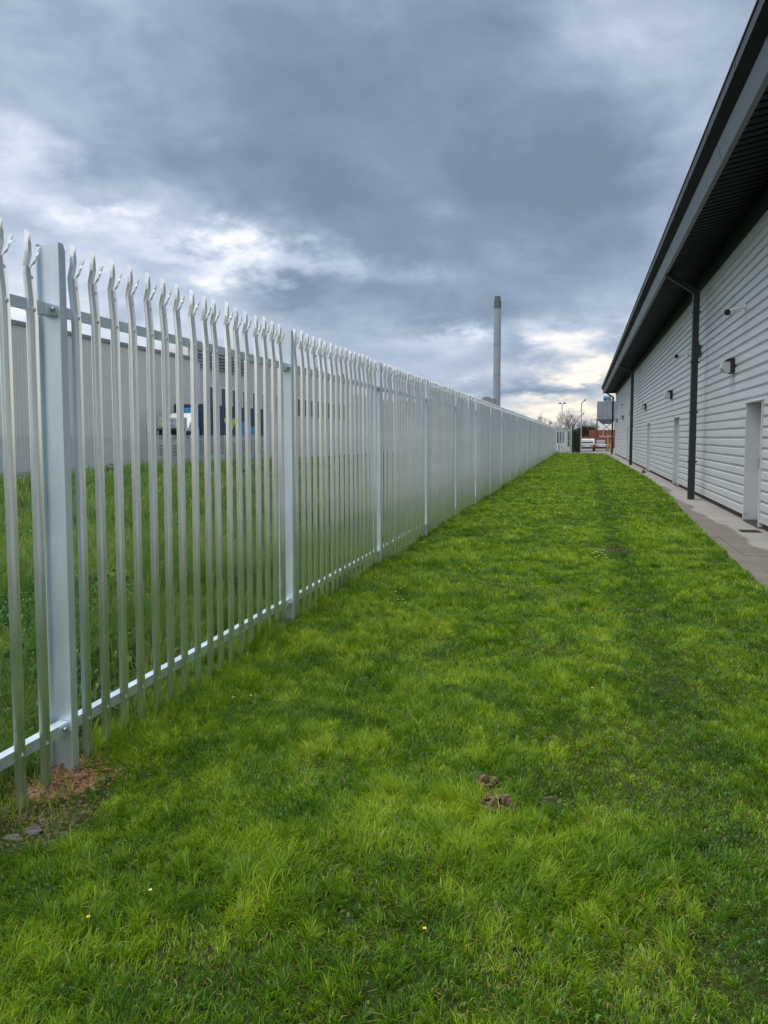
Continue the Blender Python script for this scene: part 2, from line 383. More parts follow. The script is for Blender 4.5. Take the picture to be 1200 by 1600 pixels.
# ------------------------------------------------------------------ palisade fence
P0 = 2.94; BAY = 2.75; NB = 25
def pale_mesh():
    th = .003
    prof = [(-.0275,-.008),(-.0225,.006),(-.0125,.014),(-.004,.001),(0,-.001),(.004,.001),(.0125,.014),(.0225,.006),(.0275,-.008)]  # (along fence, outward)
    mb = MB()
    def loft(secs, closed_top=True):
        n = len(secs[0])
        vs = [p for s_ in secs for p in s_]; fs = []
        for j in range(len(secs)-1):
            for i in range(n): fs.append((j*n+i, j*n+(i+1)%n, (j+1)*n+(i+1)%n, (j+1)*n+i))
        fs.append(tuple(range(n-1,-1,-1))); fs.append(tuple((len(secs)-1)*n+i for i in range(n)))
        mb.add(vs, fs)
    def sec(pr, z, du=0, dv=0, sc=1.0, uc=0.0, thk=th):
        out = [( (v+dv), (uc+(u-uc)*sc+du), z) for u, v in pr]; inn = [((v+dv-thk), (uc+(u-uc)*sc+du), z) for u, v in reversed(pr)]
        return out+inn
    ZB, ZS = -.045, 2.235
    def bend(z):                       # gentle sweep of the head away from us and back
        if z < 2.02: return 0
        if z < 2.23: return -.016*((z-2.02)/.21)**1.5
        return -.016+.022*((z-2.23)/.14)
    ZS = 2.235
    loft([sec(prof, z, 0, bend(z)) for z in (ZB, .7, 1.4, 2.02, 2.08, 2.14, 2.19, ZS)])
    def tongue(i0, i1, path):
        pr = prof[i0:i1+1]; uc = sum(p[0] for p in pr)/len(pr)
        loft([sec(pr, z, du, bend(z)+dv, sc, uc, th) for z, du, dv, sc in path])
    top = prof[0:6]
    def cut(zt, k, sc, c0=-.012):
        return [(v+bend(2.33)+a*0, (c0+(u-c0)*sc), zt-(u+.0275)*k) for a, (u, v) in [(0, p) for p in top]]+[(v+bend(2.33)-th, (c0+(u-c0)*sc), zt-(u+.0275)*k) for u, v in reversed(top)]
    low = [(v+bend(ZS), u, ZS) for u, v in top]+[(v+bend(ZS)-th, u, ZS) for u, v in reversed(top)]
    loft([low, cut(2.295, .3, 1.0), cut(2.328, .9, .92), cut(2.352, 1.7, .80), cut(2.385, 1.2, .12, -.020)])
    tongue(5, 8, [(ZS-.002,0,0,.96),(2.252,.002,.004,.5),(2.275,.006,.008,.24),(2.300,.011,.011,.19),(2.325,.013,.015,.06)])
    # fixings: dome bolt at each rail, on the spine
    for z in (.19, 2.06): mb.ell((.006, 0, z), (.008, .009, .009), 8, 6)
    mb.ell((.001, .0, 2.195), (.004,.0055,.0055), 6, 4)
    return mb
fence = thing('palisade_fence', (FX, P0, 0), 'long tall galvanised steel palisade fence with spiked splayed pales running beside the lawn', 'fence')
pm = pale_mesh(); pme = pm.mesh('pale'); pme.materials.append(M['galv'])
PY = []
for b_ in range(-1, NB):
    for k in range(17):
        y = P0+BAY*b_+.115+.1535*k
        if y > 1.2: PY.append(y)
n_ind = 100
for i, y in enumerate(PY[:n_ind]):
    o = bpy.data.objects.new('pale', pme); COL.objects.link(o); o.parent = fence
    o.location = (.043+random.uniform(-.0015,.0015), y-P0+random.uniform(-.005,.005), random.uniform(-.008,.010))
    o.rotation_euler = (random.uniform(-.0035,.0035), random.uniform(-.003,.003), random.uniform(-.03,.03))
pv = np.array(pm.v); allv = []; allf = []
rest = PY[n_ind:]
for i, y in enumerate(rest):
    q = pv.copy(); q[:,0] += .043+random.uniform(-.0015,.0015); q[:,1] += y-P0+(q[:,2]*random.uniform(-.004,.004)); q[:,2] += random.uniform(-.01,.012)
    allv.append(q); n = len(pv)*i; allf += [tuple(a+n for a in f_) for f_ in pm.f]
me = bpy.data.meshes.new('distant_pales'); me.from_pydata(np.concatenate(allv).tolist(), [], allf); me.materials.append(M['galv'])
o = bpy.data.objects.new('distant_pales', me); COL.objects.link(o); o.parent = fence; o['kind'] = 'stuff'
# post: H section, web across the fence line
def post_mb(h=2.365, b0=-.3):
    m_ = MB(); t_ = .006
    m_.box(-.051, .051, -t_/2, t_/2, b0, h)                       # web
    for x0, x1 in ((.051, .060), (-.060, -.051)):                 # flanges with raked top corner
        poly = [(-.023,b0),(.023,b0),(.023,h-.030),(.010,h+.002),(-.023,h+.002)]
        m_.prism_x(poly, x0, x1)
    return m_
def place(mb_, dx, dy):
    mb_.v = [(x+dx, y+dy, z) for x, y, z in mb_.v]; return mb_
post0 = place(post_mb(), FX, P0).build('post', M['galvpost'], fence)
subs = []
for z in (.20, 2.075):
    subs.append(MB().box(FX-.030, FX+.0365, P0-.078, P0+.072, z-.022, z+.0185).build('bracket', M['galvpost'], post0, bevel=.002))
    bm_ = MB(); bm_.tube((FX+.036, P0-.045, z), (FX+.050, P0-.045, z), .0125, .010, 10)
    subs.append(bm_.build('bolt', M['bolt'], post0, smooth=True, bevel=.003))
for b_ in range(-1, NB+1):
    if b_ == 0: continue
    p = post0.copy(); COL.objects.link(p); p.parent = fence; p.location = (random.uniform(-.004,.004), BAY*b_, random.uniform(-.012,.012))
    p.rotation_euler = (0, random.uniform(-.003,.003), 0)
    for s_ in subs:
        q = s_.copy(); COL.objects.link(q); q.parent = p
# rails: angle section, one per bay and level
def rail_mb(y, z):
    m_ = MB(); prof = [(-.012,z+.024),(.033,z+.024),(.033,z-.026),(.028,z-.026),(.028,z+.018),(-.012,z+.018)]
    m_.prism_y([(FX+x, zz) for x, zz in prof], y+.008, y+BAY-.008); return m_
for z in (.20, 2.075):
    r0 = rail_mb(P0, z).build('rail', M['galvpost'], fence)
    for b_ in range(-1, NB):
        if b_ == 0: continue
        r = r0.copy(); COL.objects.link(r); r.parent = fence; r.location = (0, BAY*b_, 0)

# ------------------------------------------------------------------ warehouse on the right
WX = 2.90; WY0, WY1 = -5.0, 71.2; ZC0, ZC1 = .13, 5.24
wh = thing('warehouse', (WX, 33, 0), 'long white ribbed metal warehouse with dark overhanging eaves along the right side', 'building')
PITCHC = .176
def clad_profile(z0, z1):
    pr = []; k = math.floor((z0-ZC0)/PITCHC)
    pts = []
    while True:
        b0 = ZC0+k*PITCHC
        if b0 > z1: break
        pts += [(WX, b0), (WX+.003, b0+.108), (WX+.036, b0+.130), (WX+.036, b0+.155)]
        k += 1
    pts.append((WX, ZC0+k*PITCHC))
    # clip to range
    for (xa, za), (xb, zb) in zip(pts, pts[1:]):
        if zb <= z0 or za >= z1: continue
        if za < z0: f_ = (z0-za)/(zb-za); xa, za = xa+(xb-xa)*f_, z0
        if zb > z1: f_ = (z1-za)/(zb-za); xb, zb = xa+(xb-xa)*f_, z1
        if not pr: pr.append((xa, za))
        pr.append((xb, zb))
    return pr
DOORS = [(13.85, 15.05), (25.0, 26.2), (35.25, 36.45), (51.1, 52.3)]; DH = 2.13
mb = MB(); cur = WY0
for a, b_ in DOORS+[(WY1, None)]:
    y = cur
    while y < a-.01:
        y2 = min(a, y+6); mb.ribbon(clad_profile(ZC0, DH), y, y2); y = y2
    if b_: cur = b_
y = WY0
while y < WY1: mb.ribbon(clad_profile(DH, ZC1), y, min(WY1, y+6)); y += 6
# thin lap joints between sheets and rows of self-drilling screws
for yj in np.arange(-1.2, 70, 6.0):
    if any(a-.1 < yj < b_+.1 for a, b_ in DOORS): continue
    pr = clad_profile(ZC0+.002, ZC1-.002); mb.add([(x-.003, yj, z) for x, z in pr]+[(x-.003, yj+.012, z) for x, z in pr]+[(x+.0, yj, z) for x, z in pr],
           [(i, len(pr)+i, len(pr)+i+1, i+1) for i in range(len(pr)-1)]+[(i, i+1, 2*len(pr)+i+1, 2*len(pr)+i) for i in range(len(pr)-1)])
for zi in range(0, 28, 2):
    z = ZC0+zi*PITCHC+.045
    for y in np.arange(9.3+(zi%4)*.2, 34, 1.2):
        if z < DH+.05 and any(a-.1 < y < b_+.1 for a, b_ in DOORS): continue
        mb.tube((WX+.001, y, z), (WX-.006, y, z), .010, .008, 6)
o = mb.build('wall_cladding', M['clad'], wh, fix=False)
t = M['clad'].node_tree; b = t.nodes['Principled BSDF']; g = node(t, 'ShaderNodeNewGeometry'); sp = node(t, 'ShaderNodeSeparateXYZ'); t.links.new(g.outputs['Position'], sp.inputs[0])
mp = node(t, 'ShaderNodeMapping'); mp.inputs['Scale'].default_value = (1,5,.35); t.links.new(g.outputs['Position'], mp.inputs[0])
ns = noise(mp.outputs[0], 1.3, 6, .7, tree=t)
spl = mth('MULTIPLY', mth('SUBTRACT', mth('MULTIPLY_ADD', ns.outputs[0], .7, .05, tree=t), sp.outputs[2], tree=t), 1.6, tree=t, clamp=True)
k = mth('SUBTRACT', mth('MULTIPLY_ADD', ns.outputs[0], .16, .92, tree=t), mth('MULTIPLY', spl, .35, tree=t), tree=t)
cc = node(t, 'ShaderNodeCombineColor'); t.links.new(k, cc.inputs[0]); t.links.new(mth('MULTIPLY_ADD', spl, .0, k, tree=t), cc.inputs[1]); t.links.new(mth('SUBTRACT', k, mth('MULTIPLY', spl, .08, tree=t), tree=t), cc.inputs[2])
src = b.inputs['Base Color'].links[0].from_socket; mm = node(t, 'ShaderNodeMix', data_type='RGBA', blend_type='MULTIPLY'); mm.inputs[0].default_value = 1
t.links.new(src, mm.inputs[6]); t.links.new(cc.outputs[0], mm.inputs[7]); t.links.new(mm.outputs[2], b.inputs['Base Color'])
# brick plinth under the sheets
m = bpy.data.materials.new('plinth_brick'); m.use_nodes = True; t = m.node_tree; b = t.nodes['Principled BSDF']
g = node(t, 'ShaderNodeNewGeometry'); sp = node(t, 'ShaderNodeSeparateXYZ'); t.links.new(g.outputs['Position'], sp.inputs[0])
c = node(t, 'ShaderNodeCombineXYZ'); t.links.new(sp.outputs[1], c.inputs[0]); t.links.new(sp.outputs[2], c.inputs[1])
bt = node(t, 'ShaderNodeTexBrick'); bt.inputs['Scale'].default_value = 1; bt.inputs['Brick Width'].default_value = .225; bt.inputs['Row Height'].default_value = .075
bt.inputs['Mortar Size'].default_value = .006; bt.inputs['Color1'].default_value = (.085,.045,.038,1); bt.inputs['Color2'].default_value = (.055,.035,.03,1); bt.inputs['Mortar'].default_value = (.10,.09,.08,1)
t.links.new(c.outputs[0], bt.inputs['Vector']); t.links.new(bt.outputs['Color'], b.inputs['Base Color']); b.inputs['Roughness'].default_value = .9
mb = MB(); cur = WY0
for a, b_ in DOORS+[(WY1+.06, None)]:
    mb.box(WX+.045, WX+.3, cur, a-.06, -.05, ZC0+.06)
    if b_: cur = b_+.06
mb.build('brick_plinth', m, wh)
mb = MB(); cur = WY0
for a, b_ in DOORS+[(WY1, None)]:
    mb.box(WX-.012, WX+.05, cur, a, ZC0-.018, ZC0-.004)
    if b_: cur = b_
mb.build('drip_flashing', M['jamb'], wh)
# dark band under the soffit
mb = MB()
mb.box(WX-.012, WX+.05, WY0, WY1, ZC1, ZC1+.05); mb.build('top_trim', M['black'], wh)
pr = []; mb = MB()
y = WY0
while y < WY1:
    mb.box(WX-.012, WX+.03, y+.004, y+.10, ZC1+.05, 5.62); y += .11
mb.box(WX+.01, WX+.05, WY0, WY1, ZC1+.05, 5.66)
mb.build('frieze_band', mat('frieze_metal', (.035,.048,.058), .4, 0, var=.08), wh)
# soffit with cross ribs (slopes up to the wall)
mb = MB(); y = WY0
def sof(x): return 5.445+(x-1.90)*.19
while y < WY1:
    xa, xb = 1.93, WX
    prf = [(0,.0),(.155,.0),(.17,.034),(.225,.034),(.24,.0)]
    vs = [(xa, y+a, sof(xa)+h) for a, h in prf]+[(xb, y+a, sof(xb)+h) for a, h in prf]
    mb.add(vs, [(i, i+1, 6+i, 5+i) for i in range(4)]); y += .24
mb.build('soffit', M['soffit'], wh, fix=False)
mb = MB()
mb.prism_y([(1.80,5.73),(1.805,5.69),(1.875,5.445),(1.945,5.437),(1.945,5.455),(1.885,5.463),(1.82,5.73)], WY0, WY1)
for yj in np.arange(-3, 70, 3.0): mb.prism_y([(1.802,5.688),(1.870,5.450),(1.876,5.452),(1.808,5.690)], yj, yj+.05)
mb.build('fascia', M['fascia'], wh)
mb = MB()
mb.prism_y([(1.655,5.97),(1.655,5.95),(1.67,5.95),(1.67,5.80),(1.69,5.80),(1.69,5.97)], WY0, WY1)
for yj in np.arange(-4, 70, 2.0): mb.box(1.664, 1.67, yj, yj+.06, 5.80, 5.95)
mb.build('gutter', M['gutter'], wh)
MB().prism_y([(1.672,5.797),(1.80,5.690),(1.80,5.80)], WY0, WY1).build('gutter_underside', M['soffit'], wh)  # near-black colour paints the shade below the gutter
mb = MB(); mb.prism_y([(1.80,5.96),(20,7.8),(20,7.7),(1.80,5.86)], WY0, WY1); mb.build('roof', M['anth'], wh)
# end wall and verge
mb = MB(); mb.add([(WX+.03,WY1,-.05),(20,WY1,-.05),(20,WY1,7.6),(WX+.03,WY1,5.95)], [(0,1,2,3)]); mb.add([(WX+.31,WY0,-.05),(WX+.31,WY1,-.05),(WX+.31,WY1,5.9),(WX+.31,WY0,5.9)], [(0,1,2,3)])
mb.add([(WX+.03,WY0,-.05),(20,WY0,-.05),(20,WY0,7.6),(WX+.03,WY0,5.95)], [(0,1,2,3)])
mb.build('end_wall', M['clad'], wh, fix=False)
mb = MB(); mb.box(1.80, WX+.05, WY1+.002, WY1+.06, 5.42, 5.97); mb.build('verge_board', M['anth'], wh)
# fire doors in reveals
for a, b_ in DOORS:
    f_ = MB(); D_ = .30
    f_.box(WX-.018, WX+D_, b_, b_+.05, .02, DH)               # far jamb
    f_.box(WX-.018, WX+D_, a-.05, a, .02, DH)
    f_.prism_y([(WX-.045,DH),(WX-.045,DH+.02),(WX+.03,DH+.055),(WX+D_,DH+.055),(WX+D_,DH)], a-.07, b_+.07)
    fr = f_.build('door_frame', M['jamb'], wh, bevel=.002)
    d_ = MB(); d_.box(WX+.22, WX+.26, a, b_, .05, DH); dr = d_.build('door', M['jamb'], wh)
    h_ = MB(); h_.box(WX+.20, WX+.22, b_-.14, b_-.06, .95, 1.15); h_.tube((WX+.19, b_-.10, 1.05), (WX+.19, b_-.22, 1.05), .010, .010, 8); h_.build('handle', M['bolt'], dr)
    s_ = MB(); s_.box(WX-.02, WX+.26, a-.05, b_+.05, -.04, .018); s_.build('threshold', M['black'], wh)
# downpipes
def downpipe(y):
    m_ = MB(); r = .075
    m_.box(2.545, 2.695, y-r, y+r, .0, 4.98)
    # swan neck up to the gutter
    p = [(2.545, 4.98), (2.695, 4.98), (2.02, 5.50), (1.88, 5.50)]
    m_.prism_y([(2.545,4.93),(2.695,4.93),(2.700,5.02),(2.02,5.475),(1.905,5.475),(1.905,5.42),(2.545,4.97)], y-r+.001, y+r-.001)
    o_ = m_.build('downpipe', M['anth'], wh, bevel=.008)
    c_ = MB()
    for z in (.9, 2.1, 3.3, 4.5):
        c_.box(2.53, 2.71, y-r-.012, y+r+.012, z, z+.05); c_.box(2.70, 2.74, y-.02, y+.02, z+.01, z+.04)
    c_.build('bracket', M['anth'], o_)
    return o_
for y in (19.9, 43.6, 69.8): downpipe(y)

# bulkhead lights
def bulkhead(y, z, label):
    r = thing('wall_light', (WX, y, z), label, 'wall light', 'bulkhead lights along the warehouse wall')
    a = MB(); a.prism_y([(WX-.075,z-.15),(WX-.002,z-.15),(WX-.002,z+.15),(WX-.075,z+.15)], y-.15, y+.15)
    a.prism_y([(WX-.20,z+.085),(WX-.076,z+.085),(WX-.076,z+.15),(WX-.13,z+.135)], y-.151, y+.151)
    a.build('housing', M['black'], r, bevel=.01)
    pts = [(WX-.076,z-.14)]
    for i in range(9):
        t_ = math.pi*.5*i/8; pts.append((WX-.09-.15*math.sin(t_), z-.02-.12*math.cos(t_)))
    pts += [(WX-.24,z+.04),(WX-.20,z+.083),(WX-.076,z+.083)]
    b = MB(); b.prism_y(pts, y-.135, y+.135); b.build('lens', M['lens'], r, bevel=.012)
lab = ['large bulkhead light with frosted lens between the nearest door and nearest downpipe',
       'bulkhead light high beside the second door, just past the nearest downpipe',
       'bulkhead light above and beyond the third door, before the middle downpipe',
       'small bulkhead light just past the middle downpipe', 'small far bulkhead light between middle and last downpipes',
       'farthest tiny bulkhead light next to the last downpipe']
for y, l_ in zip((16.5, 27.1, 37.6, 47.8, 57.5, 67.0), lab): bulkhead(y, 2.93, l_)
def cctv(y, z, label):
    r = thing('security_camera', (WX, y, z), label, 'security camera', 'cameras on the warehouse wall')
    a = MB(); a.tube((WX-.001,y,z+.05), (WX-.03,y,z+.05), .065, .065, 20); a.tube((WX-.03,y,z+.05), (WX-.12,y-.02,z+.03), .026, .022, 12)
    a.ell((WX-.13,y-.02,z+.02), (.032,.032,.032), 12, 8); a.build('bracket', M['whitep'], r, smooth=True)
    d = Vector((-.80,-.42,-.22)).normalized(); c = Vector((WX-.14, y-.03, z+.0))
    b = MB(); b.tube(c-d*.02, c+d*.20, .05, .054, 20); b.build('body', M['whitep'], r, smooth=True)
    e_ = MB(); e_.tube(c+d*.201, c+d*.25, .057, .054, 20); e_.tube(c+d*.25, c+d*.26, .035, .03, 16); e_.build('lens', M['black'], r, smooth=True)
cctv(15.5, 3.87, 'white bullet camera with black face above the nearest wall light')
cctv(23.3, 3.86, 'small white camera high on the wall just past the nearest downpipe')
cctv(53.0, 3.72, 'tiny far camera high on the wall beyond the middle downpipe')
r = thing('alarm_box', (WX, 21.0, 3.7), 'dark green alarm box on the wall beside the nearest downpipe', 'alarm box')
a = MB(); a.prism_x([(20.88,3.56),(21.12,3.56),(21.14,3.66),(21.10,3.86),(20.90,3.86),(20.86,3.66)], WX-.10, WX-.002); a.build('cover', M['green'], r, bevel=.01)
a = MB(); a.tube((WX-.06,21.0,3.86), (WX-.06,21.0,3.93), .035, .025, 12); a.tube((WX-.06,21,3.50),(WX-.06,21,3.56),.02,.03,12); a.build('beacon', M['black'], r)

# brick fragment and drain gully on the path
a = MB(); a.box(2.50,2.60,34.0,34.22,.0,.065); a.box(2.58,2.68,34.3,34.5,.0,.06); a.box(2.54,2.64,34.12,34.34,.066,.12)
o = a.build('loose_bricks', mat('red_brick', (.28,.075,.05), .9, 0, var=.3, vscale=14, bump=.5), bevel=.004); tag(o, 'small heap of loose red bricks lying on the path below the third door', 'bricks')
a = MB(); a.box(2.52,2.82,13.2,13.5,-.03,.004)
for i in range(7): a.box(2.53,2.81,13.215+i*.04,13.235+i*.04,.004,.010)
o = a.build('drain_cover', mat('cast_iron', (.045,.045,.045), .7, .3), bevel=.002); tag(o, 'dark iron drain grating set in paving beside the nearest door', 'drain')

# ------------------------------------------------------------------ far fence across the field
F2X = -28.0; FZ = -.70
ff = thing('far_palisade_fence', (F2X, 40, FZ), 'grey palisade fence across the weedy field in front of the lorries', 'fence')
mb = MB(); fy = np.arange(20, 124, .155)
prf = [(-.034,0),(-.02,.014),(0,.003),(.02,.014),(.034,0),(.034,-.004),(0,-.003),(-.034,-.004)]
vis = [y for y in fy]
def far_pale(y): 
    m_ = MB(); n = len(prf)
    vs = [(F2X+v, y+u, FZ+.05) for u, v in prf]+[(F2X+v, y+u, FZ+2.28) for u, v in prf]+[(F2X, y, FZ+2.40)]
    m_.add(vs, [(i,(i+1)%n,n+(i+1)%n,n+i) for i in range(n)]+[(n+i,n+(i+1)%n,2*n) for i in range(n)]); return m_
near = sorted(vis, key=lambda y: abs(y-38))[:100]; p0 = None
for y in near:
    if p0 is None: p0 = far_pale(y).build('pale', M['steelw'], ff); y00 = y
    else:
        o = p0.copy(); COL.objects.link(o); o.parent = ff; o.location = (0, y-y00, 0)
for y in vis:
    if y in near: continue
    q = far_pale(y); mb.add(q.v, q.f)
o = mb.build('distant_pales', M['steelw'], ff); o['kind'] = 'stuff'
pp = None
for y in np.arange(21, 124, 2.75):
    if pp is None: pp = MB().box(F2X-.10, F2X-.02, y-.03, y+.03, FZ, FZ+2.4).build('post', M['steelw'], ff); yp = y
    else: o = pp.copy(); COL.objects.link(o); o.parent = ff; o.location = (0, y-yp, 0)
for z in (.3, 2.0): MB().box(F2X-.045, F2X-.006, 20, 124, FZ+z, FZ+z+.05).build('rail', M['steelw'], ff)

# ------------------------------------------------------------------ buildings beyond the field
bA = thing('ribbed_warehouse', (-34.5, 30, FZ), 'big beige vertically ribbed metal warehouse beyond the weedy field on the left', 'building')
AX = -34.5; mb = MB(); y = -20.0
pr = [(0,.0),(.17,0),(.20,.05),(.30,.05),(.333,0)]
while y < 64.9:
    n = len(pr)
    mb.add([(AX+h, y+a, FZ-.1) for a, h in pr]+[(AX+h, y+a, 8.55) for a, h in pr], [(i, i+1, n+i+1, n+i) for i in range(n-1)]); y += .333
mb.build('wall', M['beige'], bA, fix=False)
MB().box(AX-.3, AX+.14, -20, 65.0, 8.55, 8.82).build('eaves_trim', M['grey'], bA)
MB().prism_y([(AX-.3,8.78),(AX-25,11.0),(AX-25,FZ),(AX-.31,FZ)], -20, 64.98).build('roof', M['beige'], bA)
v = MB(); v.box(AX-2.6,AX-1.4,46.6,47.4,8.95,9.9); v.prism_y([(AX-2.8,9.9),(AX-1.2,9.9),(AX-2,10.15)],46.5,47.5)
v.build('roof_vent', M['grey'], bA)
BX = -36.0
bB = thing('office_block', (BX, 110, FZ), 'pale office and works building with a row of dark windows behind the fence', 'building')
mb = MB(); mb.box(BX-20, BX, 65.5, 118, FZ-.1, 9.9); mb.box(BX-20, BX-1.5, 118, 165, FZ-.1, 8.8)
mb.build('wall', M['whitewall'], bB)
for i in range(3):
    y0 = 88+i*11
    MB().prism_x([(y0,9.92),(y0+10.6,9.92),(y0+5.3,11.7)], BX-19.9, BX-.6).build('gable_roof', M['grey'], bB)
lv = MB()
for i in range(5): lv.prism_y([(BX+.02,8.35+i*.32),(BX+.18,8.28+i*.32),(BX+.18,8.33+i*.32),(BX+.02,8.58+i*.32)], 66, 78.5)
lv.build('louvre', M['grey'], bB)
MB().box(BX-.2, BX+.12, 65.6, 118.1, 9.9, 10.1).build('parapet_cap', M['grey'], bB)
w0 = None
for i, y in enumerate(np.arange(69.5, 116, 2.6)):
    if w0 is None:
        w0 = MB().box(BX-.02, BX+.05, y, y+1.9, 4.3, 6.5).build('window', M['dark'], bB); yw = y
        fr_ = MB(); fr_.box(BX+.0,BX+.09,y-.08,y,4.22,6.58); fr_.box(BX+.0,BX+.09,y+1.9,y+1.98,4.22,6.58); fr_.box(BX+.0,BX+.09,y,y+1.9,4.22,4.3); fr_.box(BX+.0,BX+.09,y,y+1.9,6.5,6.58); fr_.box(BX+.05,BX+.08,y+.92,y+.98,4.3,6.5)
        w1 = fr_.build('frame', M['whitep'], w0)
    else:
        o = w0.copy(); COL.objects.link(o); o.parent = bB; o.location = (0, y-yw, 0)
        q = w1.copy(); COL.objects.link(q); q.parent = o
# dark plain building farther along
bC = thing('grey_shed', (-30, 175, FZ), 'low grey industrial shed far away behind the long fence', 'building')
MB().box(-50, -29, 170, 215, FZ, 7.5).build('wall', M['whitewall'], bC)
MB().prism_y([(-50.3,7.5),(-28.7,7.5),(-39.5,10)], 169.7, 215.3).build('roof', M['grey'], bC)

# ------------------------------------------------------------------ lorries
TX = -30.9
def wheel(mb_, hub, x, y, z, r=.5, w=.28, s=1):
    mb_.tube((x-w/2,y,z),(x+w/2,y,z), r, r, 20); hub.tube((x+s*(w/2+.005),y,z),(x+s*(w/2-.06),y,z), r*.55, r*.5, 14)
lor = thing('articulated_lorry', (TX, 60, FZ), 'articulated lorry with white cab and navy curtain sided trailer parked behind the far fence', 'lorry')
CY = 53.3
b = MB(); b.prism_x([(CY+.1,FZ+.5),(CY,FZ+1.9),(CY+.2,FZ+2.85),(CY+.5,FZ+2.95),(CY+2.3,FZ+2.95),(CY+2.3,FZ+.5)], TX-1.25, TX+1.25); b.build('cab', M['vanw'], lor, bevel=.08)
b = MB(); b.prism_x([(CY+.75,FZ+2.95),(CY+1.4,FZ+3.7),(CY+2.1,FZ+4.15),(CY+2.2,FZ+4.15),(CY+2.2,FZ+2.95)], TX-1.1, TX+1.1); b.build('wind_deflector', M['vanw'], lor, bevel=.08)
b = MB(); b.add([(TX-1.1,CY-.03,FZ+2.0),(TX+1.1,CY-.03,FZ+2.0),(TX+1.1,CY+.16,FZ+2.78),(TX-1.1,CY+.16,FZ+2.78)], [(0,1,2,3)]); b.build('windscreen', M['dark'], lor, fix=False)
MB().box(TX+1.24,TX+1.27,CY+.4,CY+1.4,FZ+1.95,FZ+2.7).build('side_window', M['dark'], lor)
MB().box(TX-1.2,TX+1.2,CY-.12,CY+.05,FZ+2.72,FZ+2.86).build('sun_visor', M['black'], lor)
b = MB(); b.box(TX-1.15,TX+1.15,CY+.05,CY+.5,FZ+2.97,FZ+3.75); sb = b.build('roof_board', M['vanw'], lor, bevel=.05)
yy_ = CY+.035; z0 = FZ+3.12
g_ = MB(); x0 = -.85; g_.add([(TX+x0,yy_,z0),(TX+x0+.12,yy_,z0),(TX+x0+.30,yy_,z0+.45),(TX+x0+.20,yy_,z0+.45)],[(0,1,2,3)]); g_.add([(TX+x0+.30,yy_,z0+.45),(TX+x0+.20,yy_,z0+.45),(TX+x0+.40,yy_,z0),(TX+x0+.52,yy_,z0)],[(0,1,2,3)]); g_.box(TX+x0+.15,TX+x0+.38,yy_-.004,yy_+.01,z0+.12,z0+.2)
g_.build('letter', M['lime'], sb, fix=False)
g_ = MB(); x0 = -.2; g_.box(TX+x0,TX+x0+.1,yy_-.004,yy_+.01,z0,z0+.45); g_.box(TX+x0+.1,TX+x0+.42,yy_-.004,yy_+.01,z0,z0+.09); g_.box(TX+x0+.1,TX+x0+.42,yy_-.004,yy_+.01,z0+.36,z0+.45)
g_.build('letter', M['lblue'], sb, fix=False)
for k_ in range(4): MB().box(TX-1.0,TX+1.0,CY-.04,CY+.03,FZ+.75+k_*.24,FZ+.90+k_*.24).build('grille_bar', M['black'], lor)
for s_ in (1,-1):
    MB().box(TX+s_*1.4-.1,TX+s_*1.4+.1,CY+.05,CY+.2,FZ+2.0,FZ+2.7).build('mirror', M['black'], lor)
    MB().box(TX+s_*.95-.2,TX+s_*.95+.2,CY-.04,CY+.12,FZ+.55,FZ+.72).build('headlight', M['lens'], lor)
MB().box(TX-1.1,TX+1.1,CY+2.3,CY+15,FZ+.75,FZ+1.2).build('chassis', M['black'], lor)
TY = CY+2.7
cu = MB().box(TX-1.27,TX+1.27,TY,TY+13.6,FZ+1.22,FZ+4.9).build('trailer_curtain', M['navy'], lor, bevel=.05)
MB().box(TX-.3,TX+.9,TY-.02,TY+.01,FZ+3.95,FZ+4.6).build('front_panel', M['lblue'], cu)
x = TX+1.275; la_ = TY+3.9
b = MB(); b.box(x,x+.02,la_,la_+2.2,FZ+3.5,FZ+3.85); b.box(x,x+.02,la_,la_+2.2,FZ+1.75,FZ+2.1)
b.add([(x+.01,la_,FZ+2.1),(x+.01,la_+.8,FZ+2.1),(x+.01,la_+2.2,FZ+3.5),(x+.01,la_+1.4,FZ+3.5)],[(0,1,2,3)])
b.build('letter', M['lime'], cu, fix=False)
b = MB(); b.box(x,x+.02,la_+2.9,la_+6.6,FZ+2.0,FZ+3.2); b.box(x,x+.02,la_+2.9,la_+4.2,FZ+3.2,FZ+3.6); b.build('printed_panel', M['lblue'], cu)
for s_ in (1,-1):
    for y in (CY+1.2, TY+9.4, TY+10.7, TY+12.0):
        t_ = MB(); h_ = MB(); wheel(t_, h_, TX+s_*1.08, y, FZ+.5, s=s_); w_ = t_.build('wheel', M['rubber'], lor, smooth=True); h_.build('rim', M['grey'], w_)

# ------------------------------------------------------------------ far end of the strip
GY = Y_END+.5
gt = thing('palisade_gate', (-1.4, GY, 0), 'pale palisade gate leaf closing the far end of the lawn', 'gate')
b = MB()
for i in range(6):
    x = -1.78+i*.145; b.prism_y([(x-.03,.06),(x+.03,.06),(x+.03,2.15),(x,2.32),(x-.03,2.15)], GY-.02, GY+.01)
b.build('pale_row', M['steelw'], gt)
b = MB()
for z in (.12, 1.15, 2.05): b.box(-1.90,-.98,GY+.012,GY+.05,z,z+.06)
b.build('frame', M['steelw'], gt)
for x in (-1.98,-.92): MB().box(x-.07,x+.07,GY-.07,GY+.07,-.1,2.5).build('post', M['steelw'], gt)
mf = thing('mesh_fence', (-.4, GY, 0), 'dark green mesh fence panel between the gate and the camera pole', 'fence')
b = MB()
for i in range(15): b.tube((-.78+i*.05,GY,.05),(-.78+i*.05,GY,2.3),.004,.004,4)
